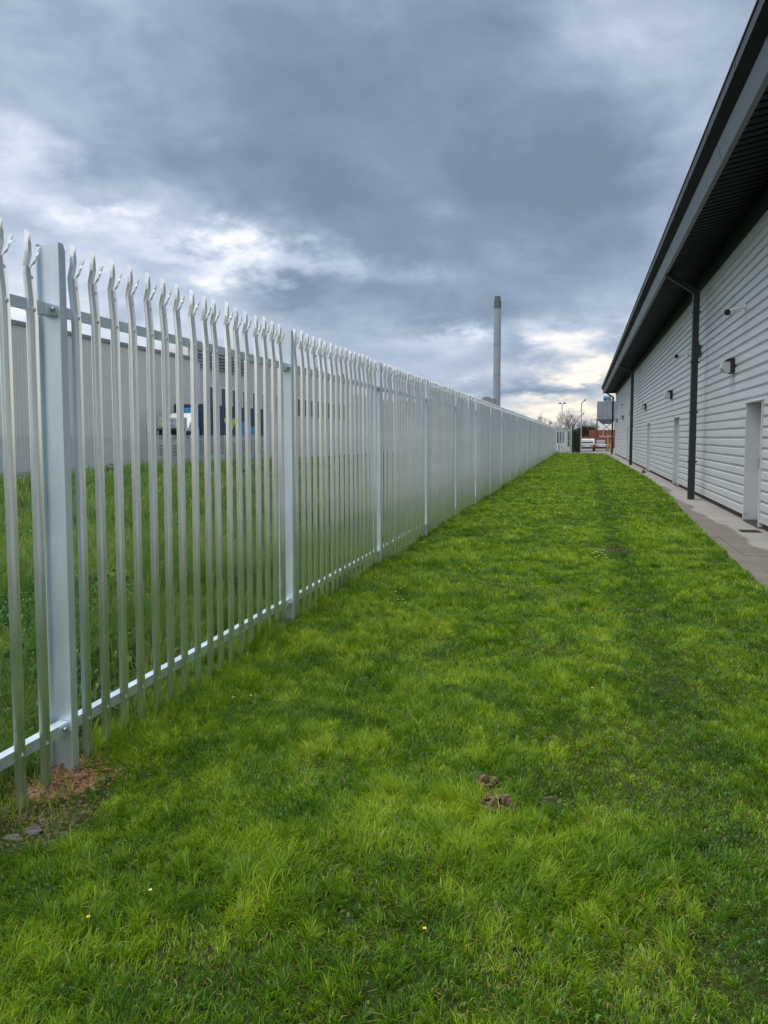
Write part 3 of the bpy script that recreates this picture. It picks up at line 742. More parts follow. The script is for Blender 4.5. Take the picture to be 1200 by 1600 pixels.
for i in range(14): b.tube((-.80,GY,.1+i*.16),(-.06,GY,.1+i*.16),.004,.004,4)
b.build('mesh_panel', M['green'], mf)
for x in (-.80,-.10): MB().box(x-.03,x+.03,GY-.03,GY+.03,-.1,2.35).build('post', M['black'], mf)
# low grey kerb wall and camera pole
px, py, _ = at(907, 72.5)
pl = thing('camera_pole', (px, py, 0), 'tall thin pale pole carrying two angled camera arms at the end of the lawn', 'pole')
b = MB(); b.tube((px,py,0),(px,py,4.75),.075,.05,10); b.build('pole', M['steelw'], pl, smooth=True)
for z in (4.7, 3.55):
    k_ = 1 if z > 4 else .7
    b = MB(); b.tube((px,py,z),(px+.30*k_,py-.1,z+.32*k_),.04,.035,8); ar = b.build('arm', M['grey'], pl, smooth=True)
    b = MB(); b.tube((px+.26*k_,py-.1,z+.27*k_),(px+.36*k_,py-.12,z+.36*k_),.06,.06,8); b.build('camera_head', M['black'], ar)
def lamp_post(px_, D, ztop, label, w=.9):
    x, y, _ = at(px_, D)
    r = thing('lamp_post', (x, y, 0), label, 'lamp post')
    b = MB(); b.tube((x,y,FZ if x < -8 else 0),(x,y,ztop),.09,.055,8); b.build('pole', M['steelw'], r, smooth=True)
    for s_ in (-1,1):
        b = MB(); b.box(x+s_*.10-(.0 if s_>0 else w/2), x+s_*.10+(w/2 if s_>0 else 0), y-.22, y+.22, ztop-.05, ztop+.14); b.build('lamp_head', M['grey'], r, bevel=.03)
    b = MB(); b.tube((x-.2,y,ztop-.02),(x+.2,y,ztop-.02),.04,.04,6); b.build('cross_arm', M['steelw'], r)
lamp_post(877, 96, zat(631, 96), 'twin headed lamp post beyond the far gate', .7)
lamp_post(496, 92, zat(558, 92), 'tall twin headed lamp post behind the long fence near the office windows', 1.0)

# chimney
x, y, _ = at(775, 260); s_ = 260
ch = thing('chimney', (x, y, 0), 'very tall slim pale chimney with a dark cap rising behind the fence', 'chimney')
zt = zat(467, 260); zd = zat(485, 260)
b = MB(); b.tube((x,y,-1),(x,y,zd),1.26,1.18,32)
for z in (zat(586,260), zat(540,260)): b.tube((x,y,z),(x,y,z+.25),1.28,1.28,32)
b.build('shaft', M['chim'], ch, smooth=True)
b = MB(); b.tube((x,y,zd),(x,y,zt-1.6),1.26,1.24,24); b.tube((x,y,zt-1.6),(x,y,zt),1.0,1.0,20); b.build('cap', M['chimd'], ch, smooth=True)
# plant roof with railings beside the chimney
x, y, _ = at(762, 150)
pt = thing('plant_platform', (x, y, 0), 'grey plant house with roof railings just left of the chimney foot', 'building')
zz = zat(624, 150)
b = MB(); b.box(x-2.2,x+1.4,y-2,y+2,-1,zz); b.prism_y([(x-1.2,zz),(x+.9,zz),(x+.3,zz+.4),(x-.6,zz+.4)],y-1.6,y+1.6); b.build('wall', M['grey'], pt)
b = MB()
for i in range(6): b.tube((x-2.1+i*.68,y-1.9,zz),(x-2.1+i*.68,y-1.9,zz+1.2),.03,.03,5)
for z in (.6,1.2): b.tube((x-2.1,y-1.9,zz+z),(x+1.3,y-1.9,zz+z),.03,.03,5)
b.build('railing', M['steelw'], pt)
# low flat building behind gate
x, y, _ = at(861, 125)
lb = thing('flat_roofed_block', (x, y, 0), 'low flat roofed grey block beyond the far end of the fence', 'building')
MB().box(x-3,x+2.5,y,y+6,-1,zat(671,125)).build('wall', M['whitewall'], lb); MB().box(x-3.2,x+2.7,y-.2,y+6.2,zat(671,125),zat(668,125)).build('roof', M['grey'], lb)
for i in range(3): MB().box(x-2.3+i*1.6,x-1.2+i*1.6,y-.03,y+.02,.6,zat(675,125)).build('window', M['dark'], lb)

# silo
Ds = 170; x, y, _ = at(946, Ds); zb, zt = zat(655, Ds), zat(628, Ds)
si = thing('silo', (x, y, 0), 'square grey silo on braced legs with a blue cap behind the brick stacks', 'silo')
hw = 1.95
b = MB(); b.box(x-hw,x+hw,y-hw,y+hw,zb,zt)
for i in range(4): b.box(x-hw-.04,x-hw,y-hw+.4+i*1.0,y-hw+.5+i*1.0,zb,zt)
for i in range(5): b.box(x-hw+.1+i*.93,x-hw+.2+i*.93,y-hw-.05,y-hw,zb,zt)
b.build('tank', M['silo'], si, bevel=.05)
b = MB(); n=4
b.add([(x-hw,y-hw,zb),(x+hw,y-hw,zb),(x+hw,y+hw,zb),(x-hw,y+hw,zb),(x-.9,y-.9,zb-1.1),(x+.9,y-.9,zb-1.1),(x+.9,y+.9,zb-1.1),(x-.9,y+.9,zb-1.1)],[(0,1,5,4),(1,2,6,5),(2,3,7,6),(3,0,4,7),(4,5,6,7)]); b.build('hopper', M['silo'], si)
b = MB(); b.tube((x+.3,y,zt),(x+.3,y,zt+.6),.75,.75,14); b.build('filter', M['silo'], si)
b = MB(); b.tube((x-.7,y-.2,zt+.75),(x+.9,y-.2,zt+.75),.55,.62,14); b.build('cap', M['silob'], si, smooth=True)
for sx_ in (-1,1):
    for sy_ in (-1,1): MB().box(x+sx_*hw-.12,x+sx_*hw+.12,y+sy_*hw-.12,y+sy_*hw+.12,0,zb+.02).build('leg', M['silo'], si)
b = MB()
for sx_ in (-1,1): b.tube((x-hw*sx_,y-hw,2.2),(x+hw*sx_,y-hw,zb-.2),.09,.09,6)
b.box(x-hw-.5,x+hw+.5,y-hw-.5,y+hw+.5,zb-.1,zb-.02); b.tube((x-hw-.5,y-hw-.5,zb+.9),(x+hw+.5,y-hw-.5,zb+.9),.04,.04,6); b.build('brace', M['silo'], si)

# brick stacks: banded packs of orange bricks
def brick_pack(px_, D, z0, w_, h_, label):
    x, y, _ = at(px_, D); r = thing('brick_pack', (x, y, z0), label, 'brick pack', 'packs of orange bricks stacked in the far yard')
    b = MB(); nr = max(3, int(h_/.11)); nc = int(w_/.24)
    for i in range(nr):
        for j in range(nc):
            dx = random.uniform(-.008,.008); b.box(x-w_/2+j*w_/nc+.006, x-w_/2+(j+1)*w_/nc-.006, y-.5+dx, y+.5, z0+i*h_/nr, z0+(i+1)*h_/nr-.008)
    b.build('bricks', M['brickp'], r)
    b = MB()
    for k_ in (-.25,.25): b.box(x+k_*w_-.02,x+k_*w_+.02,y-.515,y+.51,z0,z0+h_+.004)
    b.build('strap', M['black'], r)
for i, (p_, l_) in enumerate(((913,'lower pack of orange bricks behind the white car, leftmost'),(923.5,'lower pack of orange bricks second from left'),(934,'lower pack of orange bricks third from left under the silo'),(944.5,'lower pack of orange bricks fourth from left'),(955,'lower pack of orange bricks nearest the warehouse corner'))):
    brick_pack(p_, 104, -.01, .88, 1.62, l_)
for p_, l_ in ((925,'upper pack of orange bricks, leftmost on the stack'),(936,'upper pack of orange bricks in the middle of the stack'),(947,'upper pack of orange bricks right of middle'),(957,'upper pack of orange bricks nearest the warehouse corner')):
    brick_pack(p_, 104.3, 1.66, .88, .85, l_)

def car(px_, D, name, label, cat, van=True):
    x, y, _ = at(px_, D); r = thing(name, (x, y, 0), label, cat)
    if van:
        b = MB(); b.prism_x([(y,.30),(y-.05,.75),(y+.15,1.18),(y+.35,1.32),(y+2.3,1.36),(y+3.1,.92),(y+4.1,.8),(y+4.2,.30)], x-.78, x+.78); b.build('body', M['vanw'], r, bevel=.07)
        b = MB(); b.add([(x-.62,y+.0,.88),(x+.62,y+.0,.88),(x+.56,y+.17,1.2),(x-.56,y+.17,1.2)],[(0,1,2,3)]); b.build('rear_window', M['dark'], r, fix=False)
    else:
        b = MB(); b.box(x-.85,x+.85,y,y+3.9,.42,.70); b.box(x-.85,x-.80,y,y+3.9,.70,.84); b.box(x+.80,x+.85,y,y+3.9,.70,.84); b.build('bed', M['vanw'], r, bevel=.02)
    for s_ in (-1,1):
        MB().box(x+s_*.68-.10,x+s_*.68+.10,y-.08,y-.0,.48,.68).build('tail_light', M['red'], r)
        for yo in (.8,3.5):
            t_ = MB(); h_ = MB(); wheel(t_, h_, x+s_*.72, y+yo, .31, .31, .2, s_); w_ = t_.build('wheel', M['rubber'], r, smooth=True); h_.build('rim', M['grey'], w_)
    MB().box(x-.8,x+.8,y-.12,y-.02,.28,.44).build('bumper', M['black'], r)
    MB().box(x-.24,x+.24,y-.10,y-.06,.50,.60).build('number_plate', M['whitep'], r)
car(917, 82, 'parked_car', 'white hatchback car seen from behind beside the camera pole', 'car')
car(939, 84, 'flatbed_trailer', 'low white flatbed trailer with red lamps in front of the brick packs', 'trailer', False)
x, y, _ = at(938, 96); b = MB(); b.box(x-.5,x+.5,y-.5,y+.5,.14,1.12); r = thing('pallet_tank',(x,y,0),'white cube tank in a cage standing before the brick packs','tank')
b.build('tank', M['vanw'], r, bevel=.06); b = MB()
for i in range(6): b.tube((x-.52+i*.208,y-.52,.1),(x-.52+i*.208,y-.52,1.15),.012,.012,5)
for i in range(5): b.tube((x-.52,y-.52,.15+i*.25),(x+.52,y-.52,.15+i*.25),.012,.012,5)
b.build('cage', M['bolt'], r); MB().box(x-.55,x+.55,y-.55,y+.55,0,.13).build('pallet', M['wood'], r)
tl = ('timber gatepost with diagonal brace at the warehouse corner', 'shorter timber post leaning beside the last downpipe')
for (p_, h_, ln), l_ in zip(((949,1.75,.0),(953,1.3,.12)), tl):
    x, y, _ = at(p_, 76); r = thing('timber_post', (x,y,0), l_, 'post')
    MB().tube((x,y,0),(x+ln,y,h_),.07,.06,8).build('post', M['wood'], r); MB().tube((x+.35,y,.02),(x+ln*.6+.03,y,h_*.7),.035,.035,6).build('brace', M['wood'], r)

# bare trees
def bare_tree(px_, D, H, label, spread=.5, seed=1):
    rd = random.Random(seed); x, y, _ = at(px_, D); r = thing('bare_tree', (x,y,-.1), label, 'tree', 'bare trees beyond the yard')
    tr_ = MB(); tw = MB()
    def grow(p, d, L_, rad, dep):
        q = p+d*L_; (tr_ if dep < 2 else tw).tube(p, q, rad, rad*.7, 5 if dep < 2 else 3, caps=False)
        if dep >= 6 or L_ < .12: return
        for _ in range(3 if dep > 0 else 5):
            a = Vector((rd.gauss(0,1), rd.gauss(0,1), rd.gauss(.25,.5))).normalized()
            grow(p+d*L_*rd.uniform(.55,1), (d+a*spread*1.1).normalized(), L_*rd.uniform(.6,.82), rad*.6, dep+1)
    grow(Vector((x,y,-.1)), Vector((0,0,1)), H*.36, H*.018, 0)
    tr_.build('trunk', M['bark'], r, fix=False); tw.build('crown', M['bark'], r, fix=False)
for i, (p_, D, y_, l_) in enumerate(((848,150,644,'lone bare tree peeping over the long fence'),(884,140,642,'bare tree right of the twin headed far lamp post'),(896,135,640,'tallest bare tree between lamp post and camera pole'),(912,140,650,'bare tree just right of the camera pole'),(924,138,654,'low bare tree left of the silo'))):
    bare_tree(p_, D, (zat(y_, D))*.95, l_, .55, 11+i)

# ------------------------------------------------------------------ vegetation
def leafy_mesh(name, P, Lh, W, la, lean, sa, rnd, m, kind='stuff', curl=.5):
    """one blade per row: base P, length Lh, width W, lean azimuth la, lean amount, side azimuth sa"""
    n = len(P); s = np.stack([np.cos(sa), np.sin(sa), np.zeros(n)], 1)*W[:,None]*.5
    l = np.stack([np.cos(la), np.sin(la), np.zeros(n)], 1)
    up = np.array([0,0,1.])
    mid = P+up*(Lh*.55*np.sqrt(np.clip(1-(lean*.45)**2,.1,1)))[:,None]+l*(Lh*lean*.30)[:,None]
    tip = P+up*(Lh*np.sqrt(np.clip(1-lean**2,.03,1))*.92)[:,None]+l*(Lh*lean)[:,None]
    V_ = np.stack([P-s, P+s, mid-s*.85, mid+s*.85, tip], 1).reshape(-1,3)
    base = (np.arange(n)*5)[:,None]
    loops = (base+np.array([0,1,3,2,2,3,4])).ravel().astype(np.int32)
    st = np.stack([np.arange(n)*7, np.arange(n)*7+4], 1).ravel().astype(np.int32)
    me = bpy.data.meshes.new(name); me.vertices.add(5*n); me.vertices.foreach_set('co', V_.ravel())
    me.loops.add(7*n); me.loops.foreach_set('vertex_index', loops); me.polygons.add(2*n); me.polygons.foreach_set('loop_start', st)
    me.update(calc_edges=True)
    at_ = me.attributes.new('rnd', 'FLOAT', 'POINT'); at_.data.foreach_set('value', np.repeat(rnd, 5).astype(np.float32))
    me.polygons.foreach_set('use_smooth', np.ones(2*n, bool))
    me.materials.append(m); return me
def grass_mat(name, stops, nscale=.9, patch=((.75,.8,.8),(1.2,1.15,.9)), rough=.5, trans=.35):
    m = bpy.data.materials.new(name); m.use_nodes = True; t = m.node_tree; b = t.nodes['Principled BSDF']
    b.inputs['Roughness'].default_value = rough; b.inputs['Specular IOR Level'].default_value = .35
    a = node(t, 'ShaderNodeAttribute', attribute_name='rnd'); r = node(t, 'ShaderNodeValToRGB'); t.links.new(a.outputs['Fac'], r.inputs[0])
    r.color_ramp.elements[0].position = 0; r.color_ramp.elements[0].color = (*stops[0][1],1); r.color_ramp.elements[1].position = 1; r.color_ramp.elements[1].color = (*stops[-1][1],1)
    for p, c in stops[1:-1]: x = r.color_ramp.elements.new(p); x.color = (*c,1)
    g = node(t, 'ShaderNodeNewGeometry'); n1 = noise(g.outputs['Position'], nscale, 6, .68, tree=t)
    r2 = node(t, 'ShaderNodeValToRGB'); t.links.new(n1.outputs[0], r2.inputs[0])
    r2.color_ramp.elements[0].position = .36; r2.color_ramp.elements[0].color = (*patch[0],1)
    r2.color_ramp.elements[1].position = .62; r2.color_ramp.elements[1].color = (*patch[1],1)
    mm = node(t, 'ShaderNodeMix', data_type='RGBA', blend_type='MULTIPLY'); mm.inputs[0].default_value = 1
    t.links.new(r.outputs[0], mm.inputs[6]); t.links.new(r2.outputs[0], mm.inputs[7]); t.links.new(mm.outputs[2], b.inputs['Base Color'])
    tr_ = node(t, 'ShaderNodeBsdfTranslucent'); t.links.new(mm.outputs[2], tr_.inputs[0])
    ms = node(t, 'ShaderNodeMixShader'); ms.inputs[0].default_value = trans
    out = t.nodes['Material Output']; t.links.new(b.outputs[0], ms.inputs[1]); t.links.new(tr_.outputs[0], ms.inputs[2]); t.links.new(ms.outputs[0], out.inputs[0])
    return m
GM = grass_mat('lawn_blades', [(0,(.058,.155,.022)),(.25,(.115,.265,.016)),(.55,(.205,.37,.016)),(.93,(.42,.58,.06)),(.955,(.32,.29,.10)),(1,(.42,.37,.17))],
               3.4, ((.74,.84,.95),(1.18,1.08,.75)), rough=.38, trans=.42)
FM = grass_mat('field_blades', [(0,(.075,.16,.035)),(.4,(.125,.25,.04)),(.75,(.24,.36,.06)),(.93,(.30,.32,.12)),(1,(.40,.36,.19))], .8, ((.7,.8,.9),(1.15,1.1,.9)))
LM = grass_mat('leaf_weeds', [(0,(.04,.11,.025)),(.5,(.085,.19,.025)),(1,(.18,.31,.04))], 2.5, ((.7,.75,.8),(1.2,1.15,.9)), .45, .3)

def bald(x, y):
    """thin patches of the lawn where soil shows"""
    b = np.clip((vn(x, y, .75, 21)*.6+vn(x, y, .28, 22)*.4-.30)/.14, 0, 1)
    for cx_, cy_, r_ in BARE:
        b = b*np.clip((np.hypot(x-cx_, y-cy_)/r_-.75)*2.5+.15*(vn(x,y,.08,33)-.5), .0, 1)
    return b
def hard(x, y):
    k = np.zeros(len(x), bool)
    for cx_, cy_, r_ in BARE: k |= np.hypot(x-cx_, y-cy_) < r_
    return k
def gp(px_, py_):      # ground point under a photo pixel
    d = ray(px_, py_); k = -(EYE-.02)/d.z; return d.x*k, d.y*k
BARE = [(*gp(762,1238), .07), (*gp(776,1275), .085), (*gp(862,1255), .05), (*gp(60,1255), .30), (*gp(20,1285), .22), (*gp(110,1225), .20), (*gp(75,1215), .20), (*gp(90,1180),.15),
        (*gp(965,862), .22), (*gp(860,1328), .05)]
THIN = [(*gp(790,1545),.20),(*gp(1100,1490),.26),(*gp(1010,1240),.24),(*gp(330,1500),.14),(*gp(480,1200),.16),(*gp(1000,1140),.25),(*gp(1040,1590),.2)]
def sample(n, xr, yr, dens, dmax):
    x = RNG.uniform(*xr, n); y = RNG.uniform(*yr, n); return x, y
def lawn_blades():
    D0 = 30000.; out = []
    bands = [(-1.5,1.5,3000),(1.5,2.2,42000),(2.2,3.2,48000),(3.2,4.5,38000),(4.5,6.5,24000),(6.5,9,14000),(9,13,7500),(13,20,3600),(20,32,1800),(32,50,900),(50,Y_END+.3,500)]
    X, Y = [], []
    for a, b_, d in bands:
        n = int((b_-a)*4.4*d); y = RNG.uniform(a, b_, n); x = RNG.uniform(FX-.12, 2.35, n)
        k = (x < edge(y)+.02); X.append(x[k]); Y.append(y[k])
    x = np.concatenate(X); y = np.concatenate(Y)
    # pull part of the blades into tufts
    n = len(x); tuft = RNG.random(n) < .55
    cs = (.055+.006*np.hypot(x,y))*np.where(RNG.random(n) < .5, 1.0, 1.63)
    gx = np.floor(x/cs); gy = np.floor(y/cs); h = (gx*928371+gy*123457).astype(np.int64)
    r1 = ((h*2654435761) % 1000003)/1000003.; r2 = ((h*40503+77) % 999983)/999983.
    tx = (gx-.1+1.2*r1)*cs; ty = (gy-.1+1.2*r2)*cs
    dx = (x-tx); dy = (y-ty)
    x = np.where(tuft, tx+dx*.35, x); y = np.where(tuft, ty+dy*.35, y)
    keep = RNG.random(n) < np.maximum(bald(x, y), np.where(hard(x, y), .10, .85))
    ok = (x < edge(y)+.03); keep &= ok
    x, y, tuft, dx, dy, r1 = x[keep], y[keep], tuft[keep], dx[keep], dy[keep], r1[keep]
    n = len(x); d = np.hypot(x, y)
    lush = np.clip((vn(x,y,.9,8)*.45+vn(x,y,.28,9)*.55-.28)/.4, 0, 1)
    H = (.033+.036*lush)*(.7+.3*bald(x,y))*RNG.uniform(.55,1.3,n)*(1+.35*(r1>.86)*tuft)
    track = np.exp(-((x-.55-.08*(vn(y,y*0,3,61)-.5))/.17)**2)*(.45+.55*vn(x,y,1.2,62))
    H *= 1-.45*track
    H *= 1+RNG.random(n)**3*.8*tuft*(vn(x,y,.3,63)>.55)
    H *= 1+(1.3*vn(x,y,.25,64))*np.exp(-((x-FX)/.12)**2)+.35*np.exp(-((x-edge(y))/.10)**2)
    la = np.where(tuft, np.arctan2(dy, dx)+RNG.normal(0,.6,n), vn(x,y,.4,12)*9+RNG.normal(0,1.1,n))
    lean = np.clip(np.where(tuft, .35+.35*RNG.random(n), .25+.6*RNG.random(n)), 0, .92)
    W = np.maximum(.0027*RNG.uniform(.7,1.4,n), .00062*d)
    W = np.where(RNG.random(n) < .08, W*1.6, W)
    rnd = np.clip(.36+.20*lush+.55*(vn(x,y,.13,15)-.5)+.25*(vn(x,y,.5,16)-.5)-.30*track+RNG.normal(0,.20,n), 0, .92)
    thin = sum(np.exp(-(((x-a)**2+(y-b_)**2)/r_**2)) for a, b_, r_ in THIN)*np.clip(.2+1.4*vn(x,y,.09,71),0,1); thin = np.clip(thin,0,1); H *= 1-.5*thin
    dead = RNG.random(n) < .02+.06*(1-bald(x,y))+.14*thin; rnd = np.where(dead, RNG.uniform(.95,1,n), rnd); lean = np.where(dead, RNG.uniform(.7,.97,n), lean)
    P = np.stack([x, y, lawn_z(x, y)-.004], 1)
    return leafy_mesh('lawn_grass', P, H, W, la, lean, RNG.uniform(0,6.28,n), rnd, GM)
o = bpy.data.objects.new('lawn_grass', lawn_blades()); COL.objects.link(o)
tag(o, 'short bright green grass blades covering the lawn strip', 'grass', kind='stuff')

def field_blades():
    X, Y = [], []
    for x0, x1, y0, y1, d in ((-3.6,-2.34,-.5,9,7500),(-6,-3.6,0,12,3000),(-6,-2.34,9,25,900),(-12,-6,2,25,420),(-28,-12,8,60,60),(-12,-2.34,25,72,130)):
        n = int((x1-x0)*(y1-y0)*d); X.append(RNG.uniform(x0,x1,n)); Y.append(RNG.uniform(y0,y1,n))
    x = np.concatenate(X); y = np.concatenate(Y)
    kk = RNG.random(len(x)) < np.clip((vn(x,y,.42,35)-.28)/.25, .12, 1); x = x[kk]; y = y[kk]; n = len(x); d = np.hypot(x,y)
    cs = .16+.01*d; gx = np.floor(x/cs); gy = np.floor(y/cs); h = (gx*928371+gy*123457).astype(np.int64)
    r1 = ((h*2654435761) % 1000003)/1000003.; r2 = ((h*40503+77) % 999983)/999983.
    tx = (gx+.15+.7*r1)*cs; ty = (gy+.15+.7*r2)*cs; dx = x-tx; dy = y-ty; tuft = RNG.random(n) < .7
    x = np.where(tuft, tx+dx*.4, x); y = np.where(tuft, ty+dy*.4, y); x = np.minimum(x, -2.33)
    lush = np.clip((vn(x,y,1.6,31)-.25)/.5, 0, 1)
    H = (.20+.32*lush)*RNG.uniform(.5,1.25,n)*np.clip(.45+(-2.3-x)/.8, .45, 1.15)*(1+.5*np.clip((d-12)/10,0,1))
    la = np.where(tuft, np.arctan2(dy, dx)+RNG.normal(0,.5,n), RNG.uniform(0,6.28,n))
    lean = np.clip(.2+.6*RNG.random(n), 0, .92); W = np.maximum(.0045*RNG.uniform(.6,1.4,n), .0008*d)
    rnd = np.clip(.42+.7*(vn(x,y,.5,33)-.5)+RNG.normal(0,.24,n), 0, 1)
    P = np.stack([x, y, field_z(x,y)-.01], 1)
    return leafy_mesh('field_grass', P, H, W, la, lean, RNG.uniform(0,6.28,n), rnd, FM)
o = bpy.data.objects.new('field_grass', field_blades()); COL.objects.link(o)
tag(o, 'long unmown grass filling the field behind the palisade fence', 'grass', kind='stuff')

def leaves(n, xs, ys, zs, size, rnd, name, label, lean=(.5,.95)):
    m_ = len(xs); sa = RNG.uniform(0,6.28,m_)
    la = RNG.uniform(0,6.28,m_); ln = RNG.uniform(*lean, m_)
    me = leafy_mesh(name, np.stack([xs,ys,zs],1), size, size*RNG.uniform(.35,.6,m_), la, ln, la+math.pi/2+RNG.normal(0,.3,m_), rnd, LM)
    o = bpy.data.objects.new(name, me); COL.objects.link(o); tag(o, label, 'weeds', kind='stuff'); return o
# broad-leaved weeds in the field: mounds of nettle, dock and bramble
xs_, ys_, zs_, ss_, rr_ = [], [], [], [], []
for i in range(230):
    if i < 90: cx_, cy_ = random.uniform(-4.6,-2.65), random.uniform(1.2,12)
    elif i < 170: cx_, cy_ = random.uniform(-10,-4), random.uniform(3,26)
    else: cx_, cy_ = random.uniform(-27.5,-8), random.uniform(20,62)
    R_ = random.uniform(.25,.5)*(1 if i < 170 else 1.8); Hh = random.uniform(.18,.42)*(1 if i < 170 else 2.0); k = 260 if i < 170 else 200
    a = RNG.uniform(0,6.28,k); q = np.sqrt(RNG.random(k))*R_; xx = np.minimum(cx_+q*np.cos(a), -2.42); y2 = cy_+q*np.sin(a)
    xs_.append(xx); ys_.append(y2); zs_.append(field_z(xx,y2)+Hh*np.sqrt(np.clip(1-(q/R_)**2,0,1))*RNG.random(k)**.6)
    ss_.append(RNG.uniform(.025,.06,k)*(1 if i < 170 else 2.8)); rr_.append(np.clip(RNG.normal(.12+.3*random.random(),.15,k),0,1))
leaves(0, np.concatenate(xs_), np.concatenate(ys_), np.concatenate(zs_), np.concatenate(ss_), np.concatenate(rr_), 'field_weeds', 'dark broad leaved nettles and docks among the long grass behind the fence')
# lawn weeds: clover, dandelion and buttercup leaves low in the turf
xs_, ys_, zs_, ss_, rr_ = [], [], [], [], []
for i in range(300):
    cx_, cy_ = random.uniform(-2.1,1.6), 1.6+7*random.random()**1.5; k = random.randint(14,60); R_ = random.uniform(.05,.20)
    a = RNG.uniform(0,6.28,k); q = np.sqrt(RNG.random(k))*R_; xx = cx_+q*np.cos(a); y2 = cy_+q*np.sin(a)
    xs_.append(xx); ys_.append(y2); zs_.append(lawn_z(xx,y2)+RNG.uniform(.01,.045,k)); ss_.append(RNG.uniform(.008,.020,k)); rr_.append(np.clip(RNG.normal(.30,.2,k),0,1))
leaves(0, np.concatenate(xs_), np.concatenate(ys_), np.concatenate(zs_), np.concatenate(ss_), np.concatenate(rr_), 'lawn_weeds', 'small clover and buttercup leaves low in the lawn turf', (.6,.95))

# hedge mass beyond the yard
def hedge(px0, px1, D, h, label, dens=5000):
    x0, y0, _ = at(px0, D); x1, y1, _ = at(px1, D); n = dens
    t_ = RNG.random(n); xx = x0+(x1-x0)*t_; y2 = y0+(y1-y0)*t_+RNG.uniform(-1,1,n); z_ = RNG.random(n)**.7*h*(.75+.4*vn(xx*1., y2*0, .9, 44))
    me = leafy_mesh('hedge', np.stack([xx,y2,z_],1), RNG.uniform(.15,.4,n), RNG.uniform(.08,.2,n), RNG.uniform(0,6.28,n), RNG.uniform(.2,.9,n), RNG.uniform(0,6.28,n), np.clip(RNG.normal(.4,.25,n),0,1), HM)
    o = bpy.data.objects.new('hedge', me); COL.objects.link(o); tag(o, label, 'hedge'); return o
HM = grass_mat('hedge_leaves', [(0,(.035,.05,.03)),(.5,(.07,.085,.05)),(1,(.13,.14,.08))], .5)
hedge(884, 935, 128, 2.9, 'olive hedge behind the yard under the bare trees', 9000)
hedge(893.5, 905, 76, 2.1, 'dark green shrubbery behind the mesh fence at the end of the lawn', 2500)

# ------------------------------------------------------------------ soil, sand, stones, flowers
def clod_heap(name, c, r, n, m, label, cat, zs=1.0, size=(.008,.03)):
    b = MB()
    for i in range(n):
        a = random.uniform(0,6.28); q = math.sqrt(random.random())*r; x, y = c[0]+q*math.cos(a), c[1]+q*math.sin(a)*.8
        s_ = random.uniform(*size); z = float(lawn_z(x, y))+zs*(1-(q/r)**2)*.045*random.random()
        b.ell((x,y,z+s_*.3),(s_,s_*random.uniform(.6,1),s_*random.uniform(.4,.9)),7,5,.22)
    o = b.build(name, m, fix=False); tag(o, label, cat); return o
clod_heap('soil_clods', gp(762,1236), .065, 150, M['soil'], 'upper small heap of crumbly worm-thrown soil in the middle of the lawn', 'soil heap', 1.3, (.005,.018))
clod_heap('soil_clods', gp(777,1276), .08, 220, M['soil'], 'lower, larger heap of crumbly soil in the middle of the lawn', 'soil heap', 1.6, (.005,.020))
clod_heap('soil_clods', gp(865,1256), .05, 40, M['soil'], 'flat patch of crumbled soil right of the two soil heaps', 'soil heap', .4, (.004,.012))
clod_heap('soil_clods', gp(965,862), .30, 60, M['soil'], 'dark bare soil patch far along the middle of the lawn', 'soil heap', .2, (.006,.018))
# sand mound at first post
cx_, cy_ = FX+.02, P0-.02
ng = 130; gx_, gy_ = np.meshgrid(np.linspace(-1,1,ng), np.linspace(-1,1,ng)); rr = np.hypot(gx_,gy_)
X_ = cx_+gx_*.27; Y_ = cy_+gy_*.33
Z_ = lawn_z(X_,Y_)-.03+.065*np.clip(1-rr**2,-.6,1)*(.7+.5*vn(X_,Y_,.09,51))+.026*(vn(X_,Y_,.035,52)-.5)+.014*(vn(X_,Y_,.012,53)-.5)
o = grid('sand_mound', X_, Y_, Z_, M['sand']); del o['kind']; tag(o, 'mound of reddish brown sand at the foot of the nearest fence post', 'sand')
b = MB()
for i in range(420):
    a = random.uniform(0,6.28); q = math.sqrt(random.random())*.27; x, y = cx_+q*math.cos(a), cy_+q*math.sin(a)*1.3; s_ = random.uniform(.003,.010)
    b.ell((x,y,float(lawn_z(x,y))*.8+.045-q*.14+s_*.2),(s_,s_*.8,s_*.6),6,4,.25)
o = b.build('sand_lumps', M['sand'], fix=False); tag(o, 'scattered crumbs of reddish sand on the mound at the nearest post', 'sand', kind='stuff')
b = MB()
for i in range(700):
    x, y = gp(random.gauss(60,55), random.gauss(1258,22)); s_ = random.uniform(.003,.013)
    b.ell((x,y,float(lawn_z(x,y))+s_*.1),(s_,s_*.8,s_*.5),6,4,.25)
o = b.build('dug_soil', M['soil'], fix=False); tag(o, 'crumbled dark soil around the foot of the nearest post', 'soil', kind='stuff')
sl_ = ['grey stone lying in the soil at the left edge below the first pale', 'flat pale grey stone half buried left of the nearest post', 'rounded grey pebble beside the red sand', 'small grey rock at the far left of the bare soil']
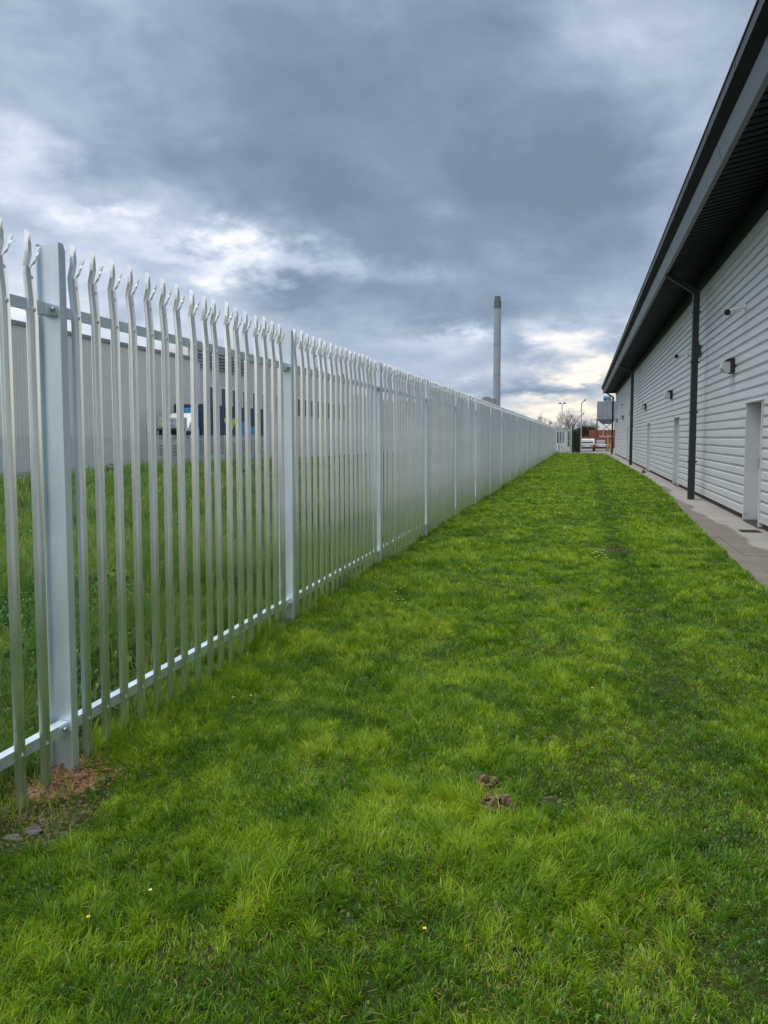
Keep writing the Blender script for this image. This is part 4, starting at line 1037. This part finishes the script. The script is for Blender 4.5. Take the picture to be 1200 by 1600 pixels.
for (px_, py_, s_), l_ in zip(((52,1278,.04),(20,1290,.035),(66,1262,.016),(3,1250,.035)), sl_):
    x, y = gp(px_, py_); b = MB(); b.ell((x,y,float(lawn_z(x,y))+.004),(s_,s_*.7,s_*.30),9,6,.2); o = b.build('stone', M['stone'], smooth=False); tag(o, l_, 'stone', 'stones by the nearest post')
# little dark footings at other posts
M['yellow'] = mat('yellow_petal', (.80,.52,.02), .5); M['petal'] = mat('white_petal', (.8,.8,.78), .5)
def flower(px_, py_, kind, label, s=.0065):
    x, y = gp(px_, py_); z = float(lawn_z(x,y))+.065
    r = thing(kind, (x,y,z-.06), label, 'flower', 'buttercups in the lawn' if kind == 'buttercup' else 'daisies in the lawn')
    MB().tube((x,y,z-.06),(x+.004,y,z),.0012,.0009,5).build('stem', LM, r)
    b = MB(); k = 5 if kind == 'buttercup' else 12; w_ = .9 if kind == 'buttercup' else .32
    for i in range(k):
        a = 6.283*i/k; ca, sa_ = math.cos(a), math.sin(a); q = s*w_*.5
        b.add([(x+.004,y,z),(x+.004+ca*s*.6-sa_*q,y+sa_*s*.6+ca*q,z+.003),(x+.004+ca*s,y+sa_*s,z+.005),(x+.004+ca*s*.6+sa_*q,y+sa_*s*.6-ca*q,z+.003)],[(0,1,2,3)])
    b.build('petals', M['yellow'] if kind == 'buttercup' else M['petal'], r, fix=False)
    b = MB(); b.ell((x+.004,y,z+.003),(s*.3,s*.3,s*.2),8,5); b.build('flower_centre', M['yellow'], r)
flower(137,1478,'buttercup','yellow buttercup low in the grass at bottom left',.007)
flower(661,1496,'buttercup','yellow buttercup in the grass at the bottom middle',.007)
flower(924,1092,'buttercup','small yellow buttercup on the right half of the lawn',.008)
flower(234,1437,'daisy','white daisy near the bottom left buttercup')
for p_, l_ in (((364,1098),'left daisy of the pair growing near the third fence bay'),((391,1096),'right daisy of the pair growing near the third fence bay')): flower(*p_, 'daisy', l_)
for i in range(9):
    flower(random.uniform(925,950), random.uniform(868,884), 'daisy', 'one of the tiny white daisies clustered by the far bare soil patch', .016)
for i in range(6):
    flower(random.uniform(612,636), random.uniform(930,958), 'daisy', 'one of the tiny white daisies dotted in the grass near the second fence post', .010)
